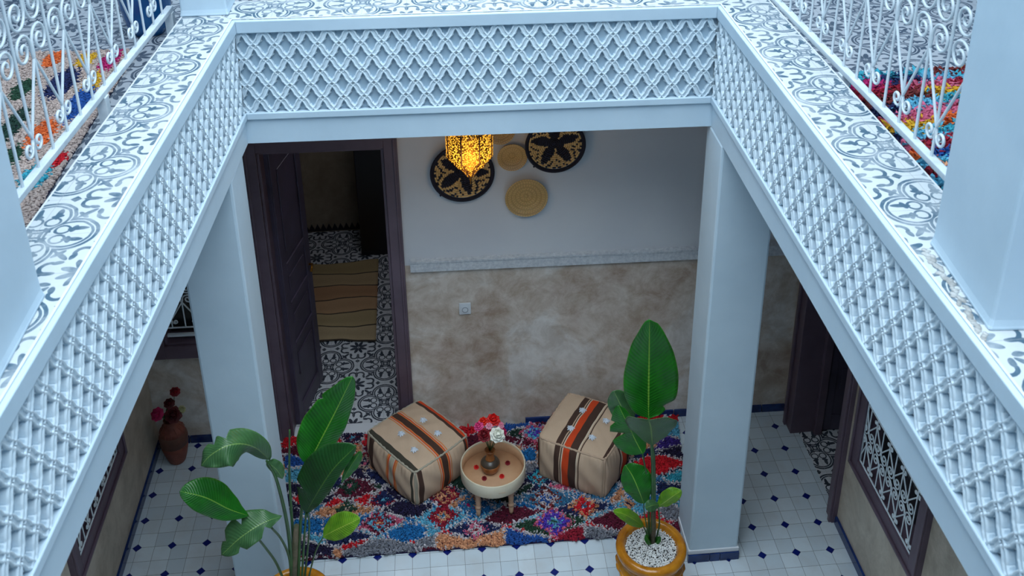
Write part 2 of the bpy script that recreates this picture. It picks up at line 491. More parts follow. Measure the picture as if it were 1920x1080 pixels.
# ---- room behind the left door, passage behind the right door
mb = MB()
uvh = lambda p: ((p[0] - .205) / .2025, (p[1] - .69) / .2025)
mb.box(-1.6, 1.4, .46, 3.0, -.1, .002, uvh)
struct(mb.build('floor', M['hall']))
mb = MB()
mb.box(-1.6, 1.4, 2.92, 3.05, 0, 3.0); mb.box(-1.75, -1.6, .66, 3.0, 0, 3.0); mb.box(1.4, 1.55, .66, 3.0, 0, 3.0)
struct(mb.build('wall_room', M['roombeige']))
mb = MB(); mb.box(-1.75, 1.55, .6, 3.05, 3.0, 3.08); struct(mb.build('ceiling', M['upper_white']))
mb = MB()                                     # black saw-tooth frieze along the foot of the room's far wall
for i in range(40):
    x0 = -1.6 + i * .05
    b0 = len(mb.v)
    mb.v += [(x0, 2.915, .012), (x0 + .05, 2.915, .012), (x0 + .05, 2.915, .028), (x0 + .025, 2.915, .085), (x0, 2.915, .028)]
    mb.v += [(x0, 2.921, .012), (x0 + .05, 2.921, .012), (x0 + .05, 2.921, .028), (x0 + .025, 2.921, .085), (x0, 2.921, .028)]
    mb.face([b0 + k for k in range(5)]); mb.face([b0 + 5 + k for k in range(5)][::-1])
    for k in range(5): mb.face([b0 + (k + 1) % 5, b0 + k, b0 + 5 + k, b0 + 5 + (k + 1) % 5])
struct(mb.build('trim_4', M['black']))
rl = bpy.data.lights.new('added_room_fill', 'AREA'); rl.energy = 3.2; rl.size = .35; rl.color = (.92, .92, 1)  # unseen fill light, added to brighten the room behind the door
ro = bpy.data.objects.new('added_room_fill', rl); C.objects.link(ro); ro.location = (.3, 1.6, 2.9)
mb = MB(); uvr = lambda p: ((p[0] - 2.99) / .2025, (p[1] + .02) / .2025)
mb.box(WXR + .03, 4.2, -1.7, .24, -.1, .004, uvr)
struct(mb.build('floor', M['hall']))
mb = MB(); mb.box(4.2, 4.3, -1.8, .3, 0, 3); mb.box(WXR + .2, 4.2, -1.8, -1.7, 0, 3); mb.box(WXR + .2, 4.2, .24, .30, 0, 3)
struct(mb.build('wall_passage', M['beige2']))
mb = MB(); mb.box(WXR + .2, 4.3, -1.8, .3, 3.0, 3.08); struct(mb.build('ceiling', M['upper_white']))
# dark room behind the left window
mb = MB(); mb.box(-2.6, -2.5, -1.8, .4, 0, 3); mb.box(-2.5, WXL - .22, -1.8, -1.7, 0, 3)
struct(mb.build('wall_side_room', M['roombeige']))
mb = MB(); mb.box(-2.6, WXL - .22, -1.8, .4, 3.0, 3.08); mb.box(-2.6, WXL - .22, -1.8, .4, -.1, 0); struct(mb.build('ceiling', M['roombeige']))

# ---- ground floor ceiling = gallery slab (four strips round the opening)
mb = MB()
OX = .26
def slab(mb, z0, z1, uvf=None):
    xl0, xl1, xr0, xr1 = -3.2, None, None, 5.0
    a = LX(-.3) - .246; a2 = LX(-6.2) - .246; c = 2.211; yb = -.352; yf = YF - .26
    q = lambda p: mb.hexa([(*k, z0) for k in p] + [(*k, z1) for k in p], uvf)
    q([(xl0, -6.2), (a2, -6.2), (a, yb), (xl0, yb)])
    q([(c, -6.2), (xr1, -6.2), (xr1, yb), (c, yb)])
    q([(xl0, yb), (xr1, yb), (xr1, 1.0), (xl0, 1.0)])
    q([(a2, -6.2), (c, -6.2), (c, yf), (a2, yf)])
slab(mb, CZ, GZ - .012); struct(mb.build('ceiling', M['upper_white']))
uvg = lambda p: ((p[0] - 2.35) / .2025, (p[1] + .30) / .2025)
mb = MB(); slab(mb, GZ - .012, GZ, uvg); struct(mb.build('floor', M['gallery']))
# upper storey walls and roof round the light well
mb = MB()
mb.box(-2.5, -2.3, -6.2, 1.0, GZ, 6.0); mb.box(4.0, 4.2, -6.2, 1.0, GZ, 6.0)
mb.box(-2.5, 4.2, 1.0, 1.2, GZ, 6.0); mb.box(-2.5, 4.2, -6.4, -6.2, GZ, 6.0)
struct(mb.build('wall_upper', M['white']))
mb = MB()
RO = (-1.0, 2.70, -5.4, .30)
mb.box(-2.5, RO[0], -6.4, 1.2, 6.0, 6.2); mb.box(RO[1], 4.2, -6.4, 1.2, 6.0, 6.2)
mb.box(RO[0], RO[1], RO[3], 1.2, 6.0, 6.2); mb.box(RO[0], RO[1], -6.4, RO[2], 6.0, 6.2)
struct(mb.build('ceiling', M['white']))

# ================================================================== PARAPETS
CW, CH = .0965, .0673
def lattice(mb, F, length, s0, top, bot):
    """carved sebka net: F(s, z, n) maps along / up / out of the panel"""
    arm = [(0, -.03), (.13, .02), (.27, .13), (.40, .29), (.49, .46), (.53, .57), (.64, .60), (.69, .70), (.84, .80), (1, .97)]
    def strip(pts, hw, nb, nt_):
        b = len(mb.v); k = len(pts)
        for i, (s, z) in enumerate(pts):
            a = pts[max(i - 1, 0)]; c = pts[min(i + 1, k - 1)]
            tx, tz = c[0] - a[0], c[1] - a[1]; L = math.hypot(tx, tz) or 1
            nx, nz = -tz / L * hw, tx / L * hw
            for (ds, dz, n) in ((nx, nz, nb), (nx, nz, nt_), (-nx, -nz, nt_), (-nx, -nz, nb)):
                zz = min(max(z + dz, bot), top); ss = min(max(s + ds, 0), length)
                mb.v.append(F(ss, zz, n))
        for i in range(k - 1):
            for j in range(3):
                mb.face([b + i * 4 + j, b + i * 4 + j + 1, b + i * 4 + j + 5, b + i * 4 + j + 4], None, None, False)
    def ridge(pts, off, n0, r):
        b = len(mb.v); k = len(pts); m = 6
        for i, (s, z) in enumerate(pts):
            a = pts[max(i - 1, 0)]; c = pts[min(i + 1, k - 1)]
            tx, tz = c[0] - a[0], c[1] - a[1]; L = math.hypot(tx, tz) or 1
            nx, nz = -tz / L, tx / L
            for j in range(m):
                an = PI * j / (m - 1)
                o = off + math.cos(an) * r; n = n0 + math.sin(an) * r * 1.3
                zz = min(max(z + nz * o, bot), top); ss = min(max(s + nx * o, 0), length)
                mb.v.append(F(ss, zz, n))
        for i in range(k - 1):
            for j in range(m - 1):
                mb.face([b + i * m + j, b + i * m + j + 1, b + (i + 1) * m + j + 1, b + (i + 1) * m + j], None, None, True)
    ncol = int(length / CW) + 3
    nrow = int((top - bot) / CH) + 1
    for r in range(-1, nrow + 1):
        z0 = top - .002 - r * CH
        for k in range(-1, ncol):
            s_ = s0 + (k + (.5 if r % 2 else 0)) * CW
            for sg in (-1, 1):
                pts = [(s_ + sg * a * CW / 2, z0 - v * CH) for a, v in arm]
                if max(p[1] for p in pts) < bot + .001 or min(p[1] for p in pts) > top - .001: continue
                if max(p[0] for p in pts) < .001 or min(p[0] for p in pts) > length - .001: continue
                strip(pts, .0138, 0.0, .016)
                ridge(pts, .0095, .0155, .0046); ridge(pts, -.0095, .0155, .0046)
                # bead where the cusp turns
                q = (s_ + sg * .58 * CW / 2 - sg * .0155, z0 - .66 * CH)
                if bot < q[1] - .006 and q[1] + .006 < top and .006 < q[0] < length - .006:
                    b = len(mb.v)
                    for (ds, dz, n) in ((-.006, 0, .002), (0, -.006, .002), (.006, 0, .002), (0, .006, .002), (0, 0, .015)):
                        mb.v.append(F(q[0] + ds, q[1] + dz, n))
                    for i in range(4): mb.face([b + i, b + (i + 1) % 4, b + 4], None, None, True)

def parapet(label, A, B, s0, uvf, side):
    """A -> B runs along the inner face, the courtyard on the left of the walk when side=1"""
    A = Vector((*A, 0)); B = Vector((*B, 0))
    L = (B - A).length; t = (B - A) / L
    n = Vector((-t.y, t.x, 0)) * side
    F = lambda s, z, o: tuple(A + t * s + n * o + Vector((0, 0, z)))
    root = thing('gallery_parapet', label, 'parapet', group=None)
    def bar(mb, s0_, s1, z0, z1, o0, o1, uvf=None):
        P = [F(s0_, z0, o0), F(s1, z0, o0), F(s1, z0, o1), F(s0_, z0, o1)]
        Q = [F(s0_, z1, o0), F(s1, z1, o0), F(s1, z1, o1), F(s0_, z1, o1)]
        if side < 0: P = P[::-1]; Q = Q[::-1]
        mb.hexa(P + Q, uvf)
    def bar_m(mb, z0, z1, o0, o1, uvf=None):
        """mitred bar that meets its neighbours at the corners"""
        e0, e1 = mit
        P = [F(e0 * o0, z0, o0), F(L - e1 * o0, z0, o0), F(L - e1 * o1, z0, o1), F(e0 * o1, z0, o1)]
        Q = [(p[0], p[1], z1) for p in P]
        if side < 0: P = P[::-1]; Q = Q[::-1]
        mb.hexa(P + Q, uvf)
    mit = (1, 1)
    mb = MB(); bar_m(mb, ZB0, ZB1, -.245, -.006); mb.build('beam', M['white'], root)
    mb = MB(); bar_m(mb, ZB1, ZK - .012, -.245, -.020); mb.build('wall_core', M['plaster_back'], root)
    mb = MB(); bar_m(mb, ZB1, ZL0, -.02, .008); mb.build('lower_moulding', M['white'], root, bevel=.004)
    mb = MB(); lattice(mb, lambda s, z, o: F(s, z, o - .020), L, s0, ZL1, ZL0)
    mb.build('carved_lattice', M['plaster'], root)
    mb = MB(); bar_m(mb, ZL1, ZK - .003, -.02, .010); bar_m(mb, ZK - .012, ZK - .003, -.045, -.02); mb.build('lip', M['white'], root, bevel=.004)
    mb = MB(); bar_m(mb, ZK - .012, ZK, -.245, -.008, uvf); mb.build('tiled_coping', M['kerb'], root)
    mb = MB(); bar_m(mb, ZK, ZK + .0015, -.245, -.239); bar_m(mb, ZK, ZK + .0015, -.014, -.006); mb.build('edge_line', M['upper_white'], root)
    return root
cBL = (LX(-.54), -.54); cBR = (1.965, -.60); cFR = (1.948, YF); cFL = (LX(YF), YF)
parapet('carved lattice parapet with tiled top along the back, above the lantern and baskets',
        cBL, cBR, .026, lambda p: ((p[0] - .74) / .2025, (p[1] + .375) / .2025), -1)
parapet('carved lattice parapet with tiled top on the right, below the rag rug railing',
        cBR, cFR, .02, lambda p: (1 - (p[0] - (1.955 + .004 * (p[1] + .6))) / .2025, 1 + (p[1] + 1.394) / .2035), -1)
parapet('carved lattice parapet with tiled top on the left, below the blue planter',
        cFL, cBL, .05, lambda p: (1 - (LX(p[1]) - p[0]) / .2025, 1 + (p[1] + 1.669) / .2035), -1)
parapet('carved lattice parapet nearest the viewer, closing the courtyard opening',
        cFR, cFL, .05, lambda p: ((p[0] - .74) / .2025, (p[1] + .375) / .2025), -1)

# ================================================================== COLUMNS
def column(label, x0, x1, y0, y1, top, rz=0):
    r = thing('column', label, 'column', ((x0 + x1) / 2, (y0 + y1) / 2, 0), rz)
    cx, cy = (x0 + x1) / 2, (y0 + y1) / 2
    hx, hy = (x1 - x0) / 2, (y1 - y0) / 2
    m = MB(); m.box(-hx, hx, -hy, hy, 0, top); m.build('shaft', M['white'], r, bevel=.012)
    m = MB(); m.box(-hx - .006, hx + .006, -hy - .007, hy - .02, .055, .085); m.build('plaster_foot', M['upper_white'], r, bevel=.004)
    m = MB(); n = 3
    for k, (a, b_) in enumerate(((-1, -.15), (-.15, .25), (.25, 1.0))):
        m.box(a * (hx + .008) + .0015, b_ * (hx + .008) - .0015, -hy - .014, -hy + .01, 0, .055)
    m.build('blue_skirting', M['blue_tile'], r)
    return r
column('square white column at the right corner, beside the ochre pot and the tiled floor', 1.968, 2.250, -.80, -.535, ZB0)
column('square white column at the left corner, in front of the aubergine door frame', -.532, -.258, -.885, -.625, ZB0, rz=-.04)

# upper pillars standing on the parapets
def pillar(label, x0, x1, y0, y1, z0=ZK, rz=0):
    cx, cy = (x0 + x1) / 2, (y0 + y1) / 2; hx, hy = (x1 - x0) / 2, (y1 - y0) / 2
    r = thing('upper_pillar', label, 'pillar', (cx, cy, z0), rz)
    m = MB()
    rs = [(.008, 0), (.004, .012), (.001, .03), (0, .09), (0, 6.0 - z0)]
    b = 0
    for d, z in rs:
        m.v += [(-hx - d, -hy - d, z), (hx + d, -hy - d, z), (hx + d, hy + d, z), (-hx - d, hy + d, z)]
    for i in range(len(rs) - 1):
        for j in range(4): m.face([i * 4 + j, i * 4 + (j + 1) % 4, i * 4 + 4 + (j + 1) % 4, i * 4 + 4 + j])
    m.face([3, 2, 1, 0]); m.face([len(m.v) - 4 + j for j in range(4)])
    m.build('shaft', M['white'], r, bevel=.008)
    return r
pillar('thick white pillar standing on the right parapet, in the upper right corner', 2.020, 2.33, -2.992, -2.605, rz=-.08)
pillar('thick white pillar standing on the left parapet, at the left edge of the view', -.74, -.418, -3.02, -2.59)
pillar('white pillar foot on the back left corner of the parapet, above the lattice', -.475, -.27, -.47, -.28)
# cracked mortar at the right pillar's foot
mb = MB()
random.seed(3)
for k in range(46):
    y = -2.62 - .40 * k / 46
    mb.blob((1.992 + .08 * (y + 2.80) + random.uniform(-.010, .010), y, ZK + .001), (random.uniform(.005, .014), random.uniform(.006, .016), .0018), 7, 3)
tag(mb.build('mortar_crumbs', M['concrete']), 'grey crumbling mortar along the foot of the right upper pillar', 'mortar', kind='stuff')

# ================================================================== DOORS AND WINDOWS
def frame_bw(root, x0, x1, z0, z1, wd, dep, mat, sill=True, name='frame'):
    m = MB()
    bwseg(m, x0 - wd, x0, z0 - (wd if sill else 0), z1 + wd, -.035, dep)
    bwseg(m, x1, x1 + wd, z0 - (wd if sill else 0), z1 + wd, -.035, dep)
    bwseg(m, x0, x1, z1, z1 + wd, -.035, dep)
    if sill: bwseg(m, x0, x1, z0 - wd, z0, -.035, dep)
    # raised inner bead
    e = .018
    bwseg(m, x0, x0 + e, z0, z1, -.018, dep); bwseg(m, x1 - e, x1, z0, z1, -.018, dep); bwseg(m, x0, x1, z1 - e, z1, -.018, dep)
    if sill: bwseg(m, x0, x1, z0, z0 + e, -.018, dep)
    bwseg(m, x0 - wd + .012, x0 - wd + .026, z0, z1 + wd, -.043, 0); bwseg(m, x1 + wd - .026, x1 + wd - .012, z0, z1 + wd, -.043, 0)
    bwseg(m, x0 - wd, x1 + wd, z1 + wd - .026, z1 + wd - .012, -.043, 0)
    return m.build(name, mat, root, bevel=.003)
d1 = thing('door_1', 'tall aubergine door standing open left of the baskets, frame and leaf', 'door'); d1['kind'] = 'structure'
frame_bw(d1, DX0 + .022, DX1 - .022, 0, DZ - .0, .080, .15, M['purple'], sill=False, name='door_frame')
def leaf_door(parent, hinge, ang, width, z0, z1, mat, th=.04):
    """door leaf with raised panels; swings about hinge by ang from +x"""
    m = MB()
    e = Vector((math.cos(ang), math.sin(ang), 0)); n = Vector((-e.y, e.x, 0)); H = Vector(hinge)
    def bx(a0, a1, o0, o1, q0, q1):
        P = [H + e * a + n * o for a, o in ((a0, o0), (a1, o0), (a1, o1), (a0, o1))]
        m.hexa([(p.x, p.y, q0) for p in P] + [(p.x, p.y, q1) for p in P])
    h = th / 2
    bx(0, width, -h, h, z0, z1)
    for s in (-1, 1):
        o0, o1 = (h, h + .012) if s > 0 else (-h - .012, -h)
        st = .075
        bx(0, st, o0, o1, z0, z1); bx(width - st, width, o0, o1, z0, z1)
        for q in (z0, z0 + (z1 - z0) * .27, z0 + (z1 - z0) * .42, z0 + (z1 - z0) * .56, z1 - .12):
            bx(st, width - st, o0, o1, q, q + (.12 if q in (z0, z1 - .12) else .05))
        k0, k1 = (h, h + .008) if s > 0 else (-h - .008, -h)
        for q0, q1 in ((.16, .24), (.36, .39), (.48, .53), (.62, .90)):
            bx(st + .03, width - st - .03, k0, k1, z0 + (z1 - z0) * q0, z0 + (z1 - z0) * q1)
    o = m.build('door_leaf', mat, parent, bevel=.003)
    return o
lf = leaf_door(d1, (-.372, WB(-.37) + .10, 0), math.radians(76), .47, .012, 2.11, M['doorleaf'])
m = MB(); hp = Vector((-.372, WB(-.37) + .10, 0)) + Vector((math.cos(math.radians(76)), math.sin(math.radians(76)), 0)) * .42
m.tube([hp + Vector((.03, 0, 1.0)), hp + Vector((.055, 0, 1.0)), hp + Vector((.055, -.08, 1.0))], .008, 8); m.build('door_handle', M['brass'], lf)

# tall black cabinet in the room behind the door
cb = thing('cabinet', 'tall black cabinet in the dim room behind the open door', 'cabinet', (.22, 2.7, 0))
m = MB(); m.box(-.245, .30, -.19, .2, 0, 1.9); m.build('body', M['black'], cb, bevel=.004)
for sx in (-1, 1):
    m = MB(); m.box(.028 + (-.268 if sx < 0 else .004), .028 + (-.004 if sx < 0 else .268), -.21, -.191, .05, 1.88); dd = m.build('door', M['black'], cb, bevel=.003)
    m = MB(); m.blob((.028 + sx * .03, -.218, .95), .012); m.build('knob', M['brass'], dd)
# flat-woven mat
mb = MB()
MP = [(-.325, 1.373), (.129, 1.358), (.118, 2.412), (-.477, 2.395)]
cs = [srgb(176, 156, 122), srgb(170, 150, 112), srgb(182, 146, 110), srgb(172, 132, 98), srgb(176, 152, 116), srgb(166, 146, 106)]
def mfn(u, v):
    a = Vector(MP[0]).lerp(Vector(MP[1]), u); b = Vector(MP[3]).lerp(Vector(MP[2]), u)
    p = a.lerp(b, v); return (p.x, p.y + .015 * math.sin(u * 5 + v * 9), .014 + .004 * math.sin(v * 38) + .002 * math.sin(u * 17))
def mcol(u, v):
    k = min(int(v * 6), 5); f = v * 6 - k
    if f < .06 and k > 0 or v < .012: return srgb(58, 48, 40)
    return cs[k]
mb.grid(mfn, 24, 96, mcol, uv=False)
mo = mb.build('woven_mat', M['mat'], solid=.008); tag(mo, 'beige flat-woven mat with thin dark stripes on the floor behind the open door', 'mat')

# ---- scroll ironwork generator: spirals between zig-zag bars
def spiral(c, r0, a0, turns, sgn, n=16, shrink=.22):
    out = []
    for i in range(n + 1):
        t = i / n
        r = r0 * (1 - t * (1 - shrink)); a = a0 + sgn * turns * 2 * PI * t
        out.append((c[0] + r * math.cos(a), c[1] + r * math.sin(a)))
    return out
def scroll_unit(add, s0, p, zb, h, r, simple=False):
    """one bay of ironwork of pitch p and height h standing on zb; add(pts, r)"""
    # joints P (low) at s0, Q (higher) at s0 + p/2; mirrored about the middle of the panel
    k = h / .88
    zP, zQ, zT, zM = zb + .105 * k, zb + .335 * k, zb + h, zb + h / 2
    def both(fn):
        for sg in (1, -1):
            add([(s, (z if sg > 0 else 2 * zM - z)) for s, z in fn], r)
    both([(s0, zb), (s0, zM)])
    both([(s0 + p / 2, zb), (s0 + p / 2, zQ)])
    both([(s0, zP), (s0 + p / 2, zQ)]); both([(s0 + p, zP), (s0 + p / 2, zQ)])
    ns = 11 if simple else 20
    for sg in (-1, 1):
        # small scrolls beside the stem under P: out along the bottom, up and in
        rc = min(.030 * k, p * .13)
        c = (s0 + sg * (rc + r * 1.3), zP - rc * .85)
        both([(s0 + sg * r * .4, zP - rc * .1), (c[0] - sg * rc * 1.0, c[1] - rc * .1)] + spiral(c, rc, PI if sg > 0 else 0, 1.30, sg, ns))
        # tall hooks: rise from Q, over the top, down the middle bar and curl inwards
        rc = p / 4 - r * 1.1
        cz = zM - rc - r * .6
        c = (s0 + p / 2 + sg * (p / 4), cz)
        both([(s0 + p / 2 + sg * r * .5, zQ), (s0 + p / 2 + sg * r * 1.1, (zQ + cz) / 2)] + spiral(c, rc, PI if sg > 0 else 0, 1.55, -sg, ns + 8, .16))
def grille(root, F, s0, s1, z0, z1, pitch, r=.005, mat=None):
    """scroll panel with its flat border"""
    m = MB()
    def add(pts, rr):
        q = []
        for s, z in pts:
            q.append(F(min(max(s, s0), s1), min(max(z, z0), z1)))
        m.tube(q, rr, 5, False)
    n = max(1, round((s1 - s0) / pitch)); p = (s1 - s0) / n
    hh = z1 - z0; rows = max(1, round(hh / (p * 2.6)))
    for j in range(rows):
        for i in range(n):
            scroll_unit(add, s0 + i * p + p * .25, p, z0 + j * hh / rows, hh / rows, r, True)
    for j in range(rows + 1):
        z = z0 + j * hh / rows; m.tube([F(s0, z), F(s1, z)], r * 1.2, 5, False)
    m.tube([F(s0, z0), F(s0, z1)], r * 1.3, 5); m.tube([F(s1, z0), F(s1, z1)], r * 1.3, 5)
    return m.build('scroll_grille', mat or M['iron'], root)

# back-wall window (left corner)
w1 = thing('window_1', 'small window with white scroll grille in the back left corner', 'window'); w1['kind'] = 'structure'
frame_bw(w1, -1.10, -.58, .80, 1.92, .095, .12, M['purple'])
grille(w1, lambda s, z: (s, WB(s) + .02, z), -1.085, -.595, .905, 1.90, .165, .0050)
m = MB(); bwseg(m, -1.10, -.58, .842, .858, .01, .03); m.build('grille_rail', M['iron'], w1)
m = MB(); bwseg(m, -1.10, -.58, .80, 1.92, .10, .11); m.build('pane', M['glass'], w1)
# side windows
def side_window(name, label, xw, sgn, y0, y1, z0, z1, fw):
    """sgn=+1: wall face looks to +x"""
    r = thing(name, label, 'window'); r['kind'] = 'structure'
    m = MB()
    def bx(a, b, c, d, o0, o1):
        xs = sorted((xw + sgn * o0, xw + sgn * o1)); m.box(xs[0], xs[1], a, b, c, d)
    for o0, o1, e in ((-.12, .03, 0),):
        bx(y0 - fw, y0, z0 - fw, z1 + fw, o0, o1); bx(y1, y1 + fw, z0 - fw, z1 + fw, o0, o1)
        bx(y0, y1, z0 - fw, z0, o0, o1); bx(y0, y1, z1, z1 + fw, o0, o1)
    bx(y0 - fw, y1 + fw, z0 - fw, z0 - fw + .018, .03, .042); bx(y0 - fw, y0 - fw + .018, z0 - fw, z1 + fw, .03, .042); bx(y1 + fw - .018, y1 + fw, z0 - fw, z1 + fw, .03, .042)
    m.build('frame', M['purple'], r, bevel=.003)
    grille(r, lambda s, z: (xw + sgn * .016, s, z), y0 + .006, y1 - .006, z0 + .006, z1 - .01, .15, .0042)
    m = MB(); bx(y0, y1, z0, z1, -.10, -.09); m.build('pane', M['glass'], r)
    return r
side_window('window_2', 'window with white scroll grille in the left wall, mostly behind the left beam', WXL, 1, -1.04, -.305, .645, 1.86, .09)
side_window('window_3', 'window with white scroll grille in the right wall, next to the dark door', WXR, -1, -1.45, -.800, .667, 1.86, .085)

# right door
d2 = thing('door_2', 'aubergine door in the right wall beside the scroll-grille window, standing open', 'door'); d2['kind'] = 'structure'
m = MB()
m.box(WXR - .03, WXR + .16, .125, .24, 0, 2.2); m.box(WXR - .03, WXR + .16, -.615, -.53, 0, 2.2); m.box(WXR - .03, WXR + .16, -.53, .125, 2.1, 2.2)
m.box(WXR - .045, WXR - .03, .205, .235, 0, 2.2); m.box(WXR - .045, WXR - .03, -.61, -.585, 0, 2.2)
m.box(WXR + .12, WXR + .17, .09, .125, 0, 2.1)
m.build('door_frame', M['purple'], d2, bevel=.003)
leaf_door(d2, (WXR + .16, .155, 0), math.radians(-2), .62, .012, 2.08, M['doorleaf'])

# socket
sk = thing('power_socket', 'white square wall socket on the beige wall below the baskets', 'socket', (.777, WB(.777) - .001, .965))
m = MB(); m.box(-.037, .037, -.012, 0, -.042, .042); m.build('plate', M['plastic'], sk, bevel=.003)
m = MB(); m.box(-.026, .026, -.018, -.0125, -.030, .026); m.build('cover', M['plastic'], sk, bevel=.003)
m = MB(); 
m.tube([(.018 * math.cos(a), -.0195, .018 * math.sin(a) - .002) for a in [2 * PI * i / 18 for i in range(19)]], .0022, 5, False)
m.build('socket_ring', plain('socket_grey', srgb(150, 158, 166)), sk)

# ================================================================== RAILINGS
def railing(label, F, s0, s1, zb, pitch, phase, posts, h=.88):
    root = thing('balcony_railing', label, 'railing')
    m = MB()
    def add(pts, rr):
        if min(p[0] for p in pts) < s0 or max(p[0] for p in pts) > s1: return
        m.tube([F(s, z, 0) for s, z in pts], rr, 6, False)
    n = int((s1 - s0) / pitch) + 3
    for i in range(-1, n):
        scroll_unit(add, s0 + phase + i * pitch, pitch, zb, h, .0052)
    m.build('scrollwork', M['iron'], root)
    def bx(name, a, b, z0, z1, o):
        q = MB()
        P = [F(a, z0, -o), F(b, z0, -o), F(b, z0, o), F(a, z0, o)]
        q.hexa(P + [(p[0], p[1], z1) for p in P]); return q.build(name, M['iron'], root, bevel=.003)
    bx('bottom_rail', s0, s1, zb - .024, zb, .015)
    bx('top_rail', s0, s1, zb + h, zb + h + .03, .02)
    for s in posts: bx('post', s - .019, s + .019, GZ, zb - .024, .019)
    return root
railing('white wrought-iron scroll railing on the right gallery, striped rag rug behind it',
        lambda s, z, o: (2.235 - .012 * (s + .6) + o, s, z), -2.60, -.42, 3.318, .246, .232, [-1.40, -.475])
railing('white wrought-iron scroll railing on the left gallery, blue planter behind it',
        lambda s, z, o: (-.523 + .067 * s + o, s, z), -2.60, -.36, 3.318, .256, .203, [-1.29, -.385])

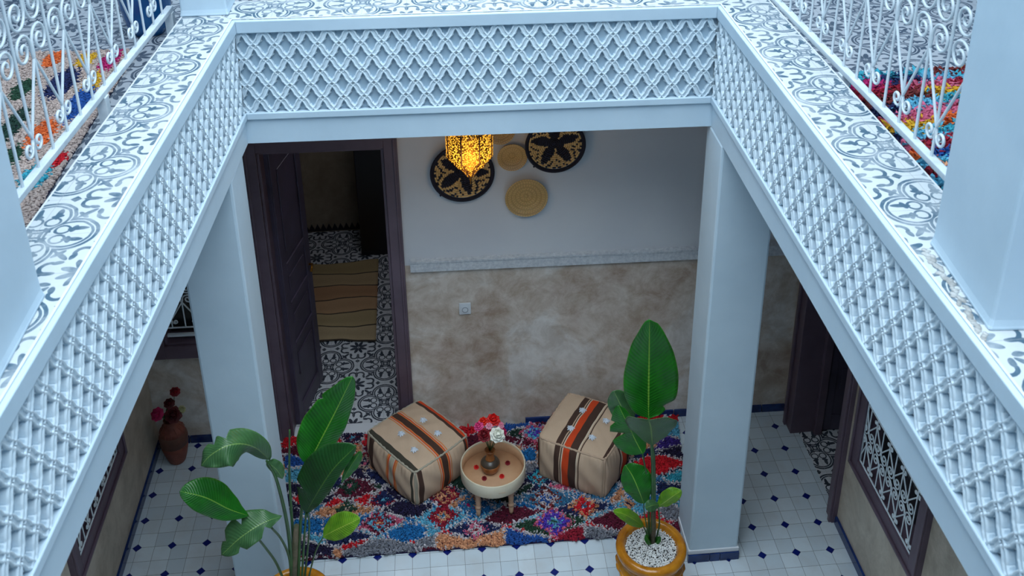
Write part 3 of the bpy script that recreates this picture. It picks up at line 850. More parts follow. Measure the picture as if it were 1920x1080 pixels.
RUGP= [('darknavy', [(-0.269, -0.433), (-0.227, -0.457), (-0.055, -0.513), (-0.058, -0.581), (-0.239, -0.573)]), ('peach', [(-0.062, -0.532), (-0.031, -0.521), (0.003, -0.548), (-0.003, -0.587), (-0.058, -0.581)]), ('gray', [(-0.011, -0.586), (0.003, -0.548), (0.128, -0.506), (0.199, -0.478), (0.401, -0.538), (0.483, -0.521), (0.483, -0.58), (0.242, -0.601)]), ('blue', [(0.207, -0.459), (0.376, -0.378), (0.485, -0.425), (0.483, -0.526), (0.337, -0.527)]), ('gray', [(0.421, -0.517), (0.534, -0.485), (0.532, -0.576), (0.421, -0.57)]), ('peach', [(0.534, -0.485), (0.595, -0.48), (0.706, -0.534), (0.811, -0.512), (0.944, -0.487), (0.934, -0.61), (0.532, -0.581)]), ('royal', [(0.947, -0.477), (0.979, -0.485), (1.079, -0.539), (1.198, -0.561), (1.182, -0.623), (0.936, -0.61)]), ('crimson', [(1.185, -0.606), (1.294, -0.523), (1.415, -0.499), (1.397, -0.62), (1.213, -0.616)]), ('gray', [(1.418, -0.499), (1.499, -0.529), (1.597, -0.575), (1.599, -0.625), (1.4, -0.62)]), ('maroon', [(1.43, -0.478), (1.598, -0.405), (1.681, -0.503), (1.609, -0.572), (1.5, -0.522)]), ('green', [(0.972, -0.463), (1.108, -0.426), (1.312, -0.384), (1.345, -0.387), (1.45, -0.465), (1.287, -0.548), (1.19, -0.56), (1.08, -0.528)]), ('navy', [(1.25, -0.363), (1.398, -0.293), (1.577, -0.349), (1.584, -0.38), (1.434, -0.456), (1.303, -0.413)]), ('sky', [(1.598, -0.366), (1.709, -0.323), (1.791, -0.37), (1.839, -0.428), (1.749, -0.457), (1.639, -0.409)]), ('peach', [(1.578, -0.341), (1.694, -0.211), (1.697, -0.322), (1.611, -0.36)]), ('red', [(1.759, -0.061), (1.865, -0.008), (1.965, 0.012), (2.123, -0.055), (2.098, -0.103), (1.958, -0.164), (1.897, -0.158)]), ('teal', [(1.95, -0.175), (2.107, -0.121), (2.076, -0.248), (1.961, -0.209)]), ('navy', [(1.905, -0.207), (2.074, -0.256), (2.048, -0.364), (1.917, -0.351), (1.885, -0.301)]), ('gray', [(1.872, -0.416), (1.968, -0.395), (2.016, -0.446), (1.984, -0.532), (1.87, -0.506)]), ('pink', [(1.212, -0.175), (1.288, -0.155), (1.363, -0.198), (1.421, -0.26), (1.298, -0.22)]), ('steel', [(1.033, -0.276), (1.226, -0.177), (1.37, -0.274), (1.39, -0.323), (1.221, -0.375)]), ('maroon', [(0.808, -0.413), (0.959, -0.298), (1.081, -0.339), (1.22, -0.381), (1.092, -0.413), (0.945, -0.466)]), ('darkgreen', [(1.001, -0.226), (1.119, -0.142), (1.161, -0.182), (1.054, -0.243)]), ('darkgreen', [(0.81, -0.231), (0.895, -0.192), (1.002, -0.214), (0.995, -0.296), (0.924, -0.289)]), ('peach', [(0.592, -0.268), (0.693, -0.219), (0.775, -0.204), (0.823, -0.313), (0.733, -0.339)]), ('sky', [(0.404, -0.374), (0.493, -0.292), (0.584, -0.255), (0.749, -0.374), (0.596, -0.459), (0.509, -0.428)]), ('navy', [(0.587, -0.458), (0.729, -0.411), (0.834, -0.421), (0.944, -0.482), (0.766, -0.535), (0.689, -0.522)]), ('darknavy', [(0.192, -0.25), (0.283, -0.194), (0.535, -0.251), (0.45, -0.349), (0.36, -0.346), (0.235, -0.286)]), ('pink', [(0.067, -0.395), (0.153, -0.299), (0.252, -0.298), (0.372, -0.368), (0.254, -0.413), (0.19, -0.452)]), ('peach', [(-0.212, -0.263), (-0.117, -0.209), (-0.002, -0.193), (0.117, -0.232), (0.193, -0.255), (0.12, -0.301), (-0.135, -0.297)]), ('red', [(-0.15, -0.216), (-0.08, -0.147), (0.005, -0.166), (-0.067, -0.219)]), ('red', [(0.023, -0.179), (0.097, -0.142), (0.163, -0.121), (0.126, -0.238)]), ('maroon', [(-0.09, -0.124), (-0.005, 0.014), (0.108, -0.009), (0.197, -0.108), (0.023, -0.179)]), ('crimson', [(0.164, -0.149), (0.222, -0.11), (0.308, -0.207), (0.234, -0.265), (0.117, -0.232)]), ('red', [(-0.339, -0.143), (-0.287, -0.083), (-0.204, -0.157), (-0.223, -0.225)]), ('darknavy', [(-0.397, 0.007), (-0.285, -0.016), (-0.261, -0.085), (-0.31, -0.102), (-0.389, -0.073)]), ('darknavy', [(-0.376, -0.183), (-0.266, -0.215), (-0.242, -0.292), (-0.365, -0.29)]), ('sky', [(-0.409, 0.112), (-0.247, 0.137), (-0.268, -0.006), (-0.397, 0.007)]), ('royal', [(-0.425, 0.256), (-0.261, 0.192), (-0.256, 0.138), (-0.41, 0.118)]), ('blue', [(-0.365, -0.29), (-0.127, -0.293), (-0.117, -0.427), (-0.352, -0.404)]), ('navy', [(-0.13, -0.466), (0.076, -0.416), (0.199, -0.468), (0.064, -0.495), (-0.062, -0.522)]), ('darknavy', [(-0.081, 0.409), (-0.037, 0.43), (0.091, 0.418), (0.077, 0.305), (-0.048, 0.305)]), ('peach', [(-0.105, 0.225), (-0.075, 0.308), (0.078, 0.292), (0.082, 0.206)]), ('darknavy', [(0.003, 0.025), (0.065, 0.171), (0.106, 0.038), (0.178, -0.061)]), ('royal', [(0.956, 0.395), (1.207, 0.419), (1.169, 0.346), (1.008, 0.307)]), ('maroon', [(1.186, 0.407), (1.318, 0.429), (1.287, 0.334), (1.19, 0.351)]), ('darkgreen', [(1.006, 0.28), (1.069, 0.328), (1.148, 0.334), (1.119, 0.235)]), ('purple', [(1.125, 0.295), (1.211, 0.363), (1.267, 0.336), (1.196, 0.227)]), ('maroon', [(1.047, 0.195), (1.138, 0.233), (1.227, 0.244), (1.179, 0.156)]), ('blue', [(1.089, 0.125), (1.19, 0.168), (1.193, 0.025), (1.118, 0.032)]), ('gray', [(1.078, 0.011), (1.184, 0.026), (1.184, -0.062), (1.106, -0.092)]), ('darknavy', [(1.056, -0.124), (1.156, -0.06), (1.25, -0.131), (1.299, -0.184), (1.153, -0.169)]), ('sky', [(2.005, 0.177), (2.155, 0.304), (2.216, 0.285), (2.179, 0.135), (2.041, 0.174)]), ('purple', [(1.943, 0.059), (2.04, 0.168), (2.176, 0.123), (2.167, 0.086), (1.967, 0.045)]), ('darknavy', [(1.956, 0.034), (2.169, 0.092), (2.133, -0.056), (2.004, 0.005)])]

# ================================================================== RUGS
COL = dict(gray=srgb(136, 140, 152), peach=srgb(222, 160, 120), blue=srgb(24, 118, 184), royal=srgb(30, 88, 168), crimson=srgb(158, 20, 50),
           maroon=srgb(104, 16, 50), green=srgb(34, 74, 54), darkgreen=srgb(28, 62, 52), navy=srgb(26, 40, 92), darknavy=srgb(32, 24, 66),
           sky=srgb(100, 182, 214), teal=srgb(58, 170, 194), red=srgb(216, 20, 40), pink=srgb(216, 104, 138), steel=srgb(62, 128, 170),
           purple=srgb(66, 40, 140), brown=srgb(118, 44, 44), white=srgb(208, 202, 208), orange=srgb(232, 110, 50), yellow=srgb(226, 176, 40),
           cream=srgb(198, 176, 160), magenta=srgb(190, 30, 110), violet=srgb(90, 60, 190), beige=srgb(204, 184, 176))
# flower motifs: centre, pitch, ring colours from the middle outwards
FLOW = [(1.214, -.282, ['white', 'royal', 'white', 'brown', None]), (1.433, -.365, ['steel', 'red', 'red', 'peach', None]),
        (1.237, -.467, ['green', 'sky', 'violet', 'violet', 'pink']), (.581, -.358, ['steel', 'peach', 'crimson', 'crimson', None]),
        (.769, -.476, ['crimson', 'white', 'pink', None]), (.204, -.367, ['peach', 'crimson', 'sky', 'maroon', None]),
        (.012, -.067, ['pink', 'green', 'darkgreen', None]), (.002, -.250, ['cream', 'darkgreen', 'green', None]),
        (.735, -.287, ['magenta', 'steel', 'blue', None]), (1.706, -.373, ['darknavy', 'peach', None]),
        (.224, -.188, ['sky', 'navy', 'navy', None]), (.012, .355, ['sky', 'maroon', 'darknavy', None]),
        (.594, -.198, ['peach', 'maroon', 'peach', 'crimson', None]), (1.193, .285, ['sky', 'violet', 'sky', 'pink', None]),
        (1.188, -.112, ['sky', 'brown', 'teal', 'navy', None]), (.10, .12, ['pink', 'darknavy', 'cream', None])]
def in_poly(x, y, P):
    c = False; j = len(P) - 1
    for i in range(len(P)):
        if (P[i][1] > y) != (P[j][1] > y) and x < (P[j][0] - P[i][0]) * (y - P[i][1]) / (P[j][1] - P[i][1]) + P[i][0]: c = not c
        j = i
    return c
def edge_d(x, y, P):
    d = 9
    for i in range(len(P)):
        ax, ay = P[i - 1]; bx_, by = P[i]
        vx, vy = bx_ - ax, by - ay; L = vx * vx + vy * vy or 1e-9
        t = max(0, min(1, ((x - ax) * vx + (y - ay) * vy) / L))
        d = min(d, math.hypot(x - ax - vx * t, y - ay - vy * t))
    return d
POLY = [(c, P, min(p[0] for p in P), max(p[0] for p in P), min(p[1] for p in P), max(p[1] for p in P)) for c, P in RUGP]
base_cols = ['navy', 'maroon', 'blue', 'darkgreen', 'crimson', 'sky', 'darknavy', 'peach', 'red', 'steel']
def rug_color(x, y):
    # ragged edges
    x += random.gauss(0, .0022); y += random.gauss(0, .0022)
    for cx, cy, rings in FLOW:
        dx, dy = x - cx, y - cy
        if abs(dx) + abs(dy) < .13:
            p = .027
            i, j = round(dx / p), round(dy / p)
            k = max(abs(i), abs(j)) if abs(i) + abs(j) <= 3 else 9
            k = abs(i) + abs(j)
            if k < len(rings) and rings[k]:
                f = abs(dx / p - i) > .42 or abs(dy / p - j) > .42
                return COL[rings[k]] if not (f and random.random() < .12) else COL['white']
            if k == len(rings) and random.random() < .12: return COL['white']
    best = None
    for c, P, x0, x1, y0, y1 in reversed(POLY):
        if x0 - .02 < x < x1 + .02 and y0 - .02 < y < y1 + .02:
            ins = in_poly(x, y, P)
            if ins:
                d = edge_d(x, y, P)
                if d < .0068 and y > -.575: return COL['white']
                return COL[c]
            if best is None and edge_d(x, y, P) < .003: best = COL['white']
    if best: return best
    # the rest: a net of lozenges
    a = (x + .12 * math.sin(y * 9)) / .30; b = y / .17
    u, v = a + b, a - b
    i, j = math.floor(u), math.floor(v); fu, fv = u - i, v - j
    if min(fu, 1 - fu, fv, 1 - fv) < .035: return COL['white']
    return COL[base_cols[(i * 7 + j * 3) % len(base_cols)]]

def pile(mb, x, y, z, h, r, col, lean=.5):
    a0 = random.random() * 6.28
    dx, dy = random.gauss(0, lean) * h, random.gauss(-.5 * lean, lean) * h
    k = random.uniform(.78, 1.15)
    col = tuple(c * k for c in col)
    b = len(mb.v)
    for q in range(3):
        a = a0 + q * 2.094
        mb.v.append((x + r * math.cos(a), y + r * math.sin(a), z))
    for q in range(3):
        a = a0 + q * 2.094 + .3
        mb.v.append((x + dx * .6 + r * .9 * math.cos(a), y + dy * .6 + r * .9 * math.sin(a), z + h * .7))
    mb.v.append((x + dx, y + dy, z + h))
    for q in range(3):
        q2 = (q + 1) % 3
        mb.face([b + q, b + q2, b + 3 + q2, b + 3 + q], None, col)
        mb.face([b + 3 + q, b + 3 + q2, b + 6], None, col)
random.seed(11)
RC = [(-.43, -.585), (2.03, -.60), (2.17, .352), (-.44, .405)]
rug = thing('shaggy_rug', 'long shaggy rug of many-coloured lozenges under the two poufs and the round table', 'rug', (0, 0, 0))
mb = MB()
mb.hexa([(*p, .001) for p in RC] + [(*p, .010) for p in RC], None, COL['darknavy'])
mb.build('backing', M['tuft'], rug)
mb = MB()
NX, NY = 300, 122
for j in range(NY):
    for i in range(NX):
        u = (i + random.uniform(.1, .9)) / NX; v = (j + random.uniform(.1, .9)) / NY
        a = Vector(RC[0]).lerp(Vector(RC[1]), u); b_ = Vector(RC[3]).lerp(Vector(RC[2]), u); p = a.lerp(b_, v)
        e = .006 * math.sin(p.x * 41) if j < 3 else 0
        pile(mb, p.x, p.y + e, .008, random.uniform(.016, .024), .0078, rug_color(p.x, p.y))
o = mb.build('pile', M['tuft'], rug); o['kind'] = 'stuff'

# rag rug on the right gallery
def rag_rug(name, label, quad, colf, z, nx, ny, h=.035, r=.011, rz=0):
    root = thing(name, label, 'rug')
    mb = MB(); mb.hexa([(*p, z) for p in quad] + [(*p, z + .01) for p in quad], None, COL['darknavy']); mb.build('backing', M['tuft'], root)
    mb = MB()
    for j in range(ny):
        for i in range(nx):
            u = (i + random.random()) / nx; v = (j + random.random()) / ny
            a = Vector(quad[0]).lerp(Vector(quad[1]), u); b_ = Vector(quad[3]).lerp(Vector(quad[2]), u); p = a.lerp(b_, v)
            c = colf(u, v, p)
            if c: pile(mb, p.x, p.y, z + .008, random.uniform(.6, 1) * h, r, c, .7)
    o = mb.build('pile', M['tuft'], root); o['kind'] = 'stuff'
    return root
rag = ['darknavy', 'yellow', 'teal', 'crimson', 'orange', 'green', 'pink', 'royal', 'peach', 'crimson', 'sky', 'magenta', 'peach', 'teal', 'navy', 'magenta', 'brown', 'sky']
def ragc(u, v, p):
    t = v * 15 + .6 * math.sin(u * 7 + v * 3) + random.gauss(0, .16)
    k = int(t + 3); q = rag[(k * 5 + int(u * 6.5 + 1.35 * math.sin(k * 4.0) + random.gauss(0, .12)) * 3) % len(rag)]
    return COL[q]
rag_rug('rag_rug', 'shaggy rag rug in pink, teal, yellow and red stripes behind the right railing',
        [(2.36, -2.15), (3.5, -2.15), (3.5, -1.06), (2.36, -1.12)], ragc, GZ, 100, 100)
def leftc(u, v, p):
    # pinkish ground with loose bright patches
    for cx, cy, rx, ry, c in ((-1.05, -.52, .05, .12, 'orange'), (-.86, -1.28, .06, .16, 'orange'), (-.93, -.80, .07, .20, 'navy'), (-.80, -1.02, .06, .20, 'royal'), (-.90, -.55, .05, .10, 'yellow'), (-.80, -.86, .04, .20, 'yellow'),
                              (-.79, -.56, .05, .16, 'magenta'), (-1.08, -.85, .05, .14, 'green'), (-1.00, -1.20, .05, .22, 'darkgreen'), (-.92, -1.48, .05, .14, 'green'), (-.78, -1.62, .06, .12, 'teal'), (-1.14, -1.30, .05, .35, 'darknavy'), (-.73, -1.50, .03, .07, 'red')):
        if ((p.x - cx) / rx) ** 2 + ((p.y - cy) / ry) ** 2 < .68 + random.gauss(0, .15): return COL[c]
    return COL['beige']
rag_rug('patterned_rug', 'beige-pink rug with orange, green, blue and magenta patches behind the left railing',
        [(-1.25, -2.1), (-.70, -2.1), (-.70, -.45), (-1.25, -.42)], leftc, GZ, 75, 190, .012, .0085)
# planter on the left gallery
bp_ = thing('planter', 'blue glazed planter on the gallery behind the left railing', 'planter', (-.70, -.20, GZ))
mb = MB(); mb.lathe([(.0, .004), (.075, .004), (.10, .05), (.118, .14), (.122, .20), (.128, .215), (.118, .22), (.108, .205), (.0, .20)], 28); mb.build('body', M['blueglaze'], bp_)
mb = MB(); mb.lathe([(0, .203), (.106, .203), (.10, .214), (0, .216)], 20); mb.build('soil', M['soil'], bp_)

# ================================================================== POUFS
TAN = srgb(206, 178, 152); TAN2 = srgb(198, 170, 146); BRN = srgb(72, 48, 38); ORG = srgb(214, 70, 22); LOR = srgb(214, 128, 70); DKG = srgb(62, 58, 48); GRY = srgb(176, 168, 150); CRM = srgb(222, 204, 180)
def pouf(name, label, corners, h, topc, sidec, pipec, buttons):
    """corners: four ground corners counter-clockwise; local frame centred on them"""
    c = sum((Vector((*p, 0)) for p in corners), Vector()) / 4
    root = thing('pouf', label, 'pouf', (c.x, c.y, .022), group=None)
    K = [Vector((p[0] - c.x, p[1] - c.y)) for p in corners]
    def base(u, v):
        return K[0].lerp(K[1], u).lerp(K[3].lerp(K[2], u), v)
    mb = MB()
    N = 64
    bul = lambda t: (4 * t * (1 - t)) ** .55
    def pinch(p, z):
        # soft corners and a swelling waist
        return p
    dimp = [(b_[0] - c.x, b_[1] - c.y) for b_ in buttons]
    def top(u, v):
        p = base(u, v)
        z = h + .030 * (bul(u) * bul(v)) ** .8
        for q in dimp:
            d = math.hypot(p.x - q[0], p.y - q[1]); z -= .016 * math.exp(-(d / .035) ** 2)
        z += .0025 * math.sin(u * 31 + v * 9) * math.sin(v * 23)
        cr = 1 - .05 * (1 - bul(u)) * (1 - bul(v))
        return (p.x * cr, p.y * cr, z)
    mb.grid(top, N, N, topc, uv=False)
    for e in range(4):
        A, B = K[e], K[(e + 1) % 4]
        n = Vector(((B - A).y, -(B - A).x)).normalized()
        def sf(u, v, A=A, B=B, n=n):
            p = A.lerp(B, u)
            crn = 1 - .05 * (1 - bul(u))
            o = .036 * bul(v) * (bul(u) ** .6) - .0
            o += .0035 * math.sin(u * 2 * PI * 14) * (1 - bul(v)) * 1.6 * min(1, 6 * min(v, 1 - v) + .2)
            o += .003 * math.sin(u * 19 + v * 11)
            p = p * crn if False else p * (1 - .05 * (1 - bul(u)) * 1.0) + n * o
            return (p.x, p.y, v * h)
        mb.grid(sf, N, 40, (lambda e: (lambda u, v: sidec(e, u, v)))(e), uv=False)
    mb.grid(lambda u, v: (*base(u, v), 0.0), 2, 2, TAN, uv=False, flip=True)
    mb.build('cushion_body', M['pouf'], root)
    # rolled seams
    mb = MB()
    def edgept(e, u, z):
        p = K[e].lerp(K[(e + 1) % 4], u); p = p * (1 - .05 * (1 - bul(u)))
        return (p.x, p.y, z)
    for z in (.010, h):
        for e in range(4):
            pts = []
            for i in range(41):
                u = i / 40; q = edgept(e, u, z + .0025 * math.sin(i * 2.1)); pts.append(q)
            mb.tube(pts, [.0065 + .0012 * math.sin(i * 1.7) for i in range(41)], 6, col=pipec)
    for e in range(4):
        mb.tube([edgept(e, 0, z * h) for z in [i / 10 for i in range(11)]], .0065, 6, col=pipec)
    mb.build('rolled_seam', M['pouf'], root)
    for q in dimp:
        mb = MB(); z = h + .030 * .85 - .012
        for k in range(16):
            a = k * 2.4; rr = .005 + .0070 * (k / 16)
            mb.tube([(q[0], q[1], z), (q[0] + rr * 1.3 * math.cos(a), q[1] + rr * 1.3 * math.sin(a), z + .010), (q[0] + rr * 2.4 * math.cos(a), q[1] + rr * 2.4 * math.sin(a), z + .004)], [.003, .0055, .0035], 4)
        mb.build('tuft_button', M['tuftbtn'], root)
    return root
# left pouf: corners L(back-left) F(front) R(right) B(back)
Lc, Fc, Rc, Bc = (.122, .108), (.425, -.275), (.762, .010), (.462, .372)
def band(t, spec, default):
    for a, b_, c in spec:
        if a <= t < b_: return c
    return default
T1 = [(0, .075, DKG), (.395, .412, LOR), (.417, .430, ORG), (.434, .447, LOR), (.450, .548, BRN), (.551, .564, LOR), (.568, .582, ORG), (.588, .605, LOR), (.888, .942, BRN), (.942, 1.01, ORG)]
def top1(u, v):       # u: L->F, v: towards B
    return band(v, T1, TAN)
def side1(e, u, v):
    if e == 0:        # L -> F
        return band(u, [(0, .05, GRY), (.09, .20, BRN), (.50, .53, LOR), (.53, .55, ORG), (.56, .625, GRY), (.635, .655, ORG), (.655, .68, LOR), (.955, .985, DKG)], TAN)
    if e == 1:        # F -> R
        return band(u, [(0, .015, GRY), (.03, .115, BRN), (.395, .412, LOR), (.417, .430, ORG), (.434, .447, LOR), (.450, .548, BRN), (.551, .564, LOR), (.568, .582, ORG), (.588, .605, LOR), (.888, .942, BRN), (.942, 1.01, ORG)], TAN)
    return band(u, [(.1, .2, BRN), (.6, .66, ORG)], TAN2)
pouf('pouf', 'square tan pouf with a brown stripe edged in orange, left of the round table', [Lc, Fc, Rc, Bc], .262, top1, side1, GRY,
     [(.483, .156), (.345, .050), (.571, .033), (.425, -.094)])
A2, B2, C2, D2 = (1.183, -.092), (1.565, -.325), (1.812, .060), (1.425, .290)
T2 = [(.258, .345, BRN), (.352, .362, CRM), (.362, .370, BRN), (.376, .386, CRM), (.386, .394, BRN), (.394, .492, ORG), (.492, .592, BRN), (.597, .606, CRM), (.606, .616, BRN), (.622, .631, CRM), (.631, .641, BRN), (.95, 1.01, BRN)]
def top2(u, v):
    c = band(u, T2, TAN)
    return c if not (u > .95 and v < .0) else BRN
def side2(e, u, v):
    if e == 0: return band(u, T2[:-1], TAN)
    if e == 1: return band(u, [(.33, .36, BRN), (.37, .39, CRM), (.40, .56, ORG), (.56, .70, BRN), (.72, .74, BRN)], TAN2)
    return band(u, T2, TAN2)
pouf('pouf', 'square tan pouf with a bold orange stripe between brown bands, right of the round table', [A2, B2, C2, D2], .305, top2, side2, TAN2,
     [(1.488, .096), (1.392, -.053), (1.620, -.011), (1.511, -.144)])

# ================================================================== TABLE, VASES, FLOWERS
TX, TY = .893, -.278
tb = thing('tray_table', 'small round tray table with pale bentwood rim and turned legs between the poufs', 'table', (TX, TY, .022))
mb = MB(); mb.lathe([(.0, .232), (.186, .232), (.186, .226), (.0, .226)], 48); mb.build('tray_base', M['traywood'], tb)
mb = MB(); mb.lathe([(.186, .222), (.191, .222), (.1935, .225), (.1935, .308), (.1915, .312), (.1875, .312), (.186, .308), (.186, .222)], 64, caps=False); mb.build('bentwood_rim', M['ply'], tb)
mb = MB()
mb.lathe([(.1855, .232), (.1855, .300), (.1862, .300), (.1862, .232)], 64, caps=False)
mb.build('inner_band', M['traywood'], tb)
mb = MB(); mb.tube([(.02, -.1942, .262), (.06, -.1855, .259)], .0012, 4); mb.build('rim_lap', M['legwood'], tb)
mb = MB()
for a in (0, PI / 2):
    c, s = math.cos(a + PI / 4), math.sin(a + PI / 4)
    mb.hexa([(-.15 * c + s * .016, -.15 * s - c * .016, .196), (.15 * c + s * .016, .15 * s - c * .016, .196), (.15 * c - s * .016, .15 * s + c * .016, .196), (-.15 * c - s * .016, -.15 * s + c * .016, .196),
             (-.15 * c + s * .016, -.15 * s - c * .016, .225), (.15 * c + s * .016, .15 * s - c * .016, .225), (.15 * c - s * .016, .15 * s + c * .016, .225), (-.15 * c - s * .016, -.15 * s + c * .016, .225)])
mb.build('cross_brace', M['legwood'], tb)
for sx in (-1, 1):
    for sy in (-1, 1):
        mb = MB()
        mb.lathe([(.010, 0), (.013, .02), (.016, .055), (.013, .062), (.018, .068), (.018, .078), (.013, .084), (.014, .09), (.017, .13), (.015, .150), (.020, .156), (.020, .172), (.023, .174), (.023, .215), (0, .215)], 16, (sx * .098, sy * .098, 0))
        mb.build('leg', M['legwood'], tb)
VX, VY, VZ = .878, -.262, .2545
vs_ = thing('vase', 'small bronze-brown vase with a dark shoulder standing on the round tray table', 'vase', (VX, VY, VZ))
mb = MB(); mb.lathe([(0, 0), (.030, 0), (.046, .014), (.057, .040), (.059, .058), (.057, .066)], 32); mb.build('lower_body', M['vase'], vs_)
mb = MB(); mb.lathe([(.057, .066), (.058, .069), (.050, .084), (.036, .094), (.030, .098)], 32); mb.build('shoulder', M['vasedark'], vs_)
mb = MB(); mb.lathe([(.031, .096), (.026, .103), (.022, .118), (.024, .140), (.030, .158), (.033, .164), (.029, .164), (.020, .140), (.019, .12)], 28); mb.build('neck', M['vase'], vs_)

def rose_mat(name, c1, c2): return plain(name, c1, c2, .6, 40, .1, 90)
RM_ = dict(red=rose_mat('scarlet_petals', srgb(226, 30, 22), srgb(188, 14, 16)), orange=rose_mat('orange_red_petals', srgb(240, 58, 30), srgb(206, 26, 20)),
           burg=rose_mat('burgundy_petals', srgb(150, 8, 28), srgb(98, 4, 22)), pink=rose_mat('pink_petals', srgb(232, 84, 146), srgb(200, 40, 110)),
           pale=rose_mat('pale_pink_petals', srgb(240, 170, 190), srgb(220, 120, 150)), white=rose_mat('white_petals', srgb(238, 238, 226), srgb(214, 216, 204)),
           mag=rose_mat('magenta_petals', srgb(196, 24, 96), srgb(150, 12, 70)), dark=rose_mat('dark_red_petals', srgb(96, 8, 20), srgb(60, 6, 14)), cream=rose_mat('cream_petals', srgb(196, 196, 150), srgb(166, 166, 120)))
def rose(label, pos, r, mat, root_at, group=None, cat='flower', stem=True, name='rose', ruff=0, seed=0):
    rn = random.Random(seed)
    root = thing(name, label, cat, pos, group=group)
    mb = MB()
    up = (Vector(pos) - Vector(root_at)).normalized() if stem else Vector((0, 0, 1))
    up = (up + Vector((0, -.5, .35))).normalized()
    xa = up.orthogonal().normalized(); ya = up.cross(xa)
    lay = [(3, .30, .98, .55), (5, .55, .80, .72), (7, .80, .50, .85), (8, 1.0, .12, .95)]
    for k, (n, rad, lift, wd) in enumerate(lay):
        for i in range(n):
            a = 2 * PI * i / n + k * .7 + rn.uniform(-.1, .1)
            rd = xa * math.cos(a) + ya * math.sin(a); tg = up.cross(rd)
            def pf(u, v, rd=rd, tg=tg, rad=rad, lift=lift, wd=wd, n=n):
                s = (u - .5) * 2
                w_ = wd * r * math.sin(PI * (.12 + .80 * v)) * 1.05 * (1.0 if n > 3 else .8)
                o = rad * r * (v ** .8) * (1 - .15 * s * s) - (r * .12 * (v > .8) * (1 - ruff) if rad < .9 else 0)
                hgt = (lift * r * (v ** .6)) - (r * .18 * max(0, v - .6) if rad > .7 else 0) + .05 * r * ruff * math.sin(s * 9 + v * 5)
                return rd * o + tg * (s * w_ * (1 - .25 * abs(s))) + up * (hgt - .15 * r * s * s * (1 if rad > .5 else -1)) - up * r * .35
            mb.grid(pf, 5, 5, uv=False)
    mb.blob(tuple(-up * r * .15), r * .45, 8, 5)
    mb.build('bloom', mat, root)
    if stem:
        rt = Vector(root_at) - Vector(pos)
        mb = MB(); mb.tube([-up * r * .3, rt * .35 - up * r * .4, rt * .7, rt], .0022, 5); mb.build('stem', M['stem'], root)
    return root
vt = (VX, VY, VZ + .155)
for nm, (px, py, yy), r, mt, lb in [
        ('carnation', (925, 785, -.235), .040, 'red', 'large scarlet bloom at the top of the bouquet on the round table'),
        ('carnation', (906, 789, -.225), .030, 'orange', 'orange-red bloom at the upper left of the bouquet on the round table'),
        ('carnation', (897, 798, -.262), .028, 'pink', 'pink bloom at the left side of the bouquet on the round table'),
        ('rose', (908, 814, -.315), .040, 'burg', 'burgundy rose at the lower left of the bouquet on the round table'),
        ('carnation', (933, 814, -.325), .044, 'white', 'large white bloom at the lower right of the bouquet on the round table'),
        ('carnation', (917, 798, -.285), .020, 'pale', 'small pale pink bloom in the middle of the bouquet on the round table'),
        ('carnation', (939, 796, -.25), .022, 'pale', 'small pale pink bloom behind the white one in the bouquet'),
        ('carnation', (943, 808, -.27), .026, 'mag', 'magenta bloom half hidden at the right of the white one in the bouquet')]:
    p = at(px, py, 1, yy)
    rose(lb, tuple(p), r * 1.1, RM_[mt], vt, name=nm, ruff=0 if nm == 'rose' else 1, seed=px)
for k, (px, py, lb) in enumerate([(893, 875, 'loose red bloom lying on the tray to the left of the vase'), (952, 867, 'loose red bloom lying on the tray to the right of the vase'),
                                  (941, 892, 'loose red bloom on the tray near the front rim, right of the middle'), (908, 896, 'loose red bloom on the tray mostly hidden behind the front rim')]):
    p = at(px, py, 2, VZ + .012)
    rose(lb, (p.x, p.y, VZ + .011), .0165, RM_['burg'] if k % 2 else RM_['red'], (0, 0, 0), stem=False, seed=k, name='loose_bloom')

# tall vase in the left corner
fv = thing('floor_vase', 'tall terracotta vase with carved dark band on the floor in the left corner', 'vase', (-1.105, .285, 0))
fv.scale = (.80, .80, .86)
mb = MB(); mb.lathe([(0, .002), (.058, .002), (.066, .012), (.086, .07), (.102, .14), (.106, .175)], 36); mb.build('lower_body', M['terra'], fv)
mb = MB(); mb.lathe([(.106, .175), (.110, .180), (.108, .215), (.112, .222), (.110, .250), (.104, .258), (.101, .275)], 36); mb.build('carved_band', M['terradark'], fv)
mb = MB(); mb.lathe([(.101, .275), (.086, .31), (.062, .338), (.052, .350), (.050, .372), (.056, .388), (.050, .388), (.042, .37), (.042, .35)], 36)
for i in range(12):
    a = 2 * PI * i / 12
    mb.tube([(.060 * math.cos(a), .060 * math.sin(a), .342), (.086 * math.cos(a + .1), .086 * math.sin(a + .1), .312), (.102 * math.cos(a + .15), .102 * math.sin(a + .15), .276)], [.003, .006, .003], 5)
mb.build('shoulder', M['terra'], fv)
fvt = (-1.105, .285, .31)
for (px, py, yy, r, mt, lb) in [(328, 733, .26, .034, 'burg', 'red rose standing highest in the corner vase'), (293, 776, .21, .045, 'mag', 'magenta bloom hanging out to the left of the corner vase'),
                                (325, 777, .19, .055, 'dark', 'dark red bloom low in the middle of the corner vase'), (341, 767, .23, .026, 'cream', 'small cream bloom at the right of the corner vase'),
                                (317, 755, .25, .036, 'dark', 'faded dark bloom in the middle of the corner vase')]:
    p = at(px, py, 1, yy); rose(lb, tuple(p), r, RM_[mt], fvt, seed=px, name='rose')
mb = MB()
for k in range(7):
    a = k * .9; p0 = Vector((0, 0, .37)); p1 = p0 + Vector((.075 * math.cos(a), .05 * math.sin(a), .07 + .018 * (k % 3)))
    mb.grid(lambda u, v: p0.lerp(p1, v) + Vector((-math.sin(a), math.cos(a), 0)) * ((u - .5) * .055 * math.sin(PI * (v * .9 + .08))), 3, 5, uv=True)
